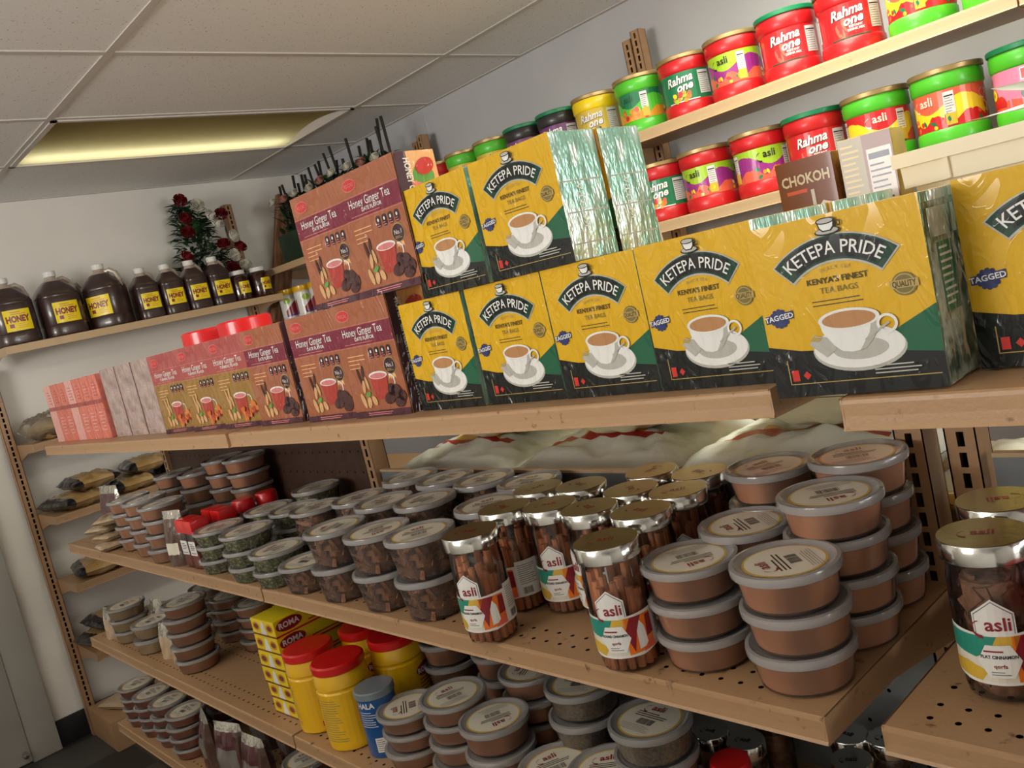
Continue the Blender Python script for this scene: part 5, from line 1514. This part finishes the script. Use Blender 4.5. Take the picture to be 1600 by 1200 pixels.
# ------------------------------------------------------------------ jars
JL = {'J1': 'foremost cinnamon stick jar, its whole label facing out', 'J2': 'left front cinnamon stick jar beside the bark tubs', 'J3': 'cinnamon jar just behind the left front jar, side label showing', 'J4': 'cinnamon jar in the middle with its label facing the front',
      'J5': 'cinnamon jar behind, between the middle and foremost jars', 'J6': 'cinnamon jar directly behind the foremost jar', 'J7': 'cinnamon jar in the back row, leftmost by the bark tubs', 'J8': 'cinnamon jar in the back row, second from the bark tubs',
      'J9': 'cinnamon jar in the back row, third from the bark tubs', 'J10': 'cinnamon jar in the back row nearest the powder tubs', 'J11': 'rearmost cinnamon jar with green reflection on the lid', 'J12': 'rearmost cinnamon jar with red reflection on the lid, by the powder tubs'}
for k_, lab in JL.items():
    x, y, z = POS[k_]; rz = {'J1': FACE+.42, 'J2': FACE+.30, 'J3': FACE-.6, 'J4': FACE+.45}.get(k_, rnd.uniform(-3, 3))
    inst('jar', lab, 'jar', (x, y, Zm+.0005), rz, 'chrome-lidded cinnamon jars')
x, y, z = POS['J13']; inst('jar_flat', 'big flat cinnamon jar at the right edge, in front', 'jar', (.812, .322, -.4795), FACE+.28, 'flat cinnamon jars at the right edge')
inst('jar_flat', 'big flat cinnamon jar at the right edge, behind', 'jar', (.905, .338, -.4795), 2.0, 'flat cinnamon jars at the right edge')
inst('red_cap_jar', 'jar with a round red cap cut by the right edge', 'jar', (.79, .238, -.4795), 0)
for k, k_ in enumerate(('C1', 'C2', 'C3', 'C4', 'C5', 'C6', 'C7')):
    x, y, z = POS[k_]
    inst('spice', 'small chrome-lidded spice jar on the lower shelf, '+['left of the pair under the lip', 'right of the pair under the lip', 'at the bottom edge beside the grey tubs', 'under the near shelf corner', 'at the bottom edge under the shelf corner', 'behind the gap between the two runs', 'in the shadow behind the pair'][k], 'jar', (x, y, Zl+.0005), rnd.uniform(-1.9, -1.2), 'small chrome-lidded spice jars')
x, y, z = POS['Cr']; inst('spice_red', 'small spice jar with a red lid at the bottom edge', 'jar', (.84, .700, Zl+.0005), 0)
for k, (x, y) in enumerate(((.735, 1.515), (.742, 1.645), (.852, 1.49), (.856, 1.61))):
    inst('stock', ['yellow stock powder jar with red lid, foremost', 'yellow stock powder jar with red lid, left against the cartons', 'yellow stock powder jar with red lid, rear right', 'yellow stock powder jar with red lid, rear left'][k], 'jar', (x, y, Zl+.0005), FACE+[1.1, .35, .9, .2][k], 'yellow stock powder jars')
inst('can', 'blue can with a grey lid in front of the stacked tubs', 'can', (.742, 1.415, Zl+.0005), FACE+.45)
for k in range(6):
    inst('roma', ORD[5][min(k, 4)] + ' yellow stock cube carton of the front pile' if k < 4 else ('fifth yellow stock cube carton of the front pile' if k == 4 else 'lowest yellow stock cube carton of the front pile'), 'box', (.800+rnd.uniform(-.003, .003), 1.765, Zl+.0005+.0368*(5-k)), FACE+rnd.uniform(-.02, .02)+.05, 'yellow stock cube cartons, front pile')
for k in range(5):
    inst('roma', ['highest', 'second', 'third', 'fourth', 'lowest'][k]+' yellow stock cube carton of the rear pile', 'box', (.905, 1.885, Zl+.0005+.0368*(4-k)), FACE-.03, 'yellow stock cube cartons, rear pile')
# shakers, pouches and red caps at the far half of the middle shelf
for k, (x, y) in enumerate(((.728, 2.072), (.728, 2.024), (.80, 2.085), (.80, 2.03), (.872, 2.07), (.93, 2.06))):
    inst('shaker' if k < 4 else 'spice_red', ['red capped square shaker, front left', 'red capped square shaker, front right', 'red capped square shaker, behind the left one', 'red capped square shaker, behind the right one', 'round red capped jar behind the shakers, nearer', 'round red capped jar behind the shakers, farther'][k], 'shaker' if k < 4 else 'jar', (x, y, Zm+.0005), FACE+.05, 'red capped spice shakers')
inst('pouch_brown', 'dark brown spice pouch with a silver top between tubs and shakers', 'pouch', (.722, 2.145, Zm+.0005), FACE+.3)
inst('pouch_plum', 'silver pouch with a plum panel standing at the far shelf end', 'pouch', (.80, 2.86, Zm+.0005), FACE+.15)
for k in range(4):
    inst('mini', ['lowest', 'second', 'third', 'topmost'][k]+' cream snack bag in the small pile at the far shelf end', 'bag', (.738+.01*(k % 2), 2.68+.02*(k % 3), Zm+.0006+.0245*k), 1.5+.3*k, 'cream snack bags')
for k, (x, y) in enumerate(((.715, 2.92), (.735, 2.49), (.735, 2.41), (.80, 2.72))):
    inst('pouch_tan', ['tan spice pouch with silver top at the far end of the lower shelf', 'tan spice pouch with silver top left of the tall stack, farther', 'tan spice pouch with silver top left of the tall stack, nearer', 'tall tan spice pouch behind the low pair of tubs'][k], 'pouch', (x, y, Zl+.0005), FACE+.2, 'tan spice pouches', s=1.15 if k == 3 else 1.0)
for k, (x, y) in enumerate(((.745, 2.40), (.745, 2.25), (.745, 2.10), (.75, 1.75), (.87, 2.33), (.87, 2.18))):
    inst('pouch_dark', 'dark plum spice pouch on the lowest shelf, '+['first after the orange tubs', 'second after the orange tubs', 'third after the orange tubs', 'nearest the camera', 'rear one, farther', 'rear one, nearer'][k], 'pouch', (x, y, Zb+.0005), FACE+rnd.uniform(-.3, .3), 'dark plum spice pouches')

# ------------------------------------------------------------------ rice and flour bags across the gondola
RB = -.4395
for k, (kd, x, y, z, rz, lab) in enumerate((('rice0', 1.34, 1.19, 0, .03, 'white rice bag with red stripe, lowest, middle of three'), ('rice1', 1.34, 1.625, 0, 0, 'white rice bag with red stripe, lowest, beside the middle post'),
                                         ('rice2', 1.34, .755, 0, 0, 'white rice bag with red stripe, lowest, nearest the near post'),
                                         ('cream', 1.35, 1.14, .108, .05, 'cream flour bag lying on the rice bags, middle'), ('cream1', 1.35, 1.52, .108, .1, 'cream flour bag lying on the rice bags by the middle post'),
                                         ('cream', 1.35, .70, .108, -.05, 'cream flour bag bulging up at the shelf gap'), ('papery', 1.27, .425, .001, 1.5, 'white and yellow paper flour bag by the near post, seen through the gap'))):
    inst(kd, lab, 'bag', (x, y, RB+z), rz, 'rice and flour bags behind the gondola', s=.8 if kd == 'papery' else 1.0)
inst('papery', 'white and yellow flour bag on the near run behind the steel rail', 'bag', (1.27, .02, RB), .1)
inst('papery', 'brown and white flour bag under the near run shelf', 'bag', (1.27, .02, RB+.065), .15)

# ------------------------------------------------------------------ pasta bags on the back wall
lv = [(-.50, [(1.0, 0), (1.24, 0), (1.48, 0), (1.72, 0), (1.96, 0), (1.08, 1), (1.33, 1), (1.58, 1), (1.86, 1), (1.62, 2)]), (-.80, [(1.02, 0), (1.27, 0)]), (-1.11, [(.985, 0), (1.2, 0), (1.02, 1)])]
names = ['lowest', 'second', 'third']
for z0, lst in lv:
    for k, (x, l_) in enumerate(lst):
        sh = {-.50: 'upper', -.80: 'middle', -1.11: 'lower'}[z0]
        inst('gold%d' % (k % 3), 'gold and black pasta bag on the %s back shelf, %s layer, %s' % (sh, names[l_], ['first', 'second', 'third', 'fourth', 'fifth'][sorted([q[0] for q in lst if q[1] == l_]).index(x)]+' from the left'), 'bag', (x, 4.10, z0+.001+.0640*l_), rnd.uniform(-.25, .25), 'gold and black pasta bags')
inst('mini', 'small tan snack bag on the bottom deck at the far end', 'bag', (.98, 4.08, -1.399), .4, None, s=1.8)
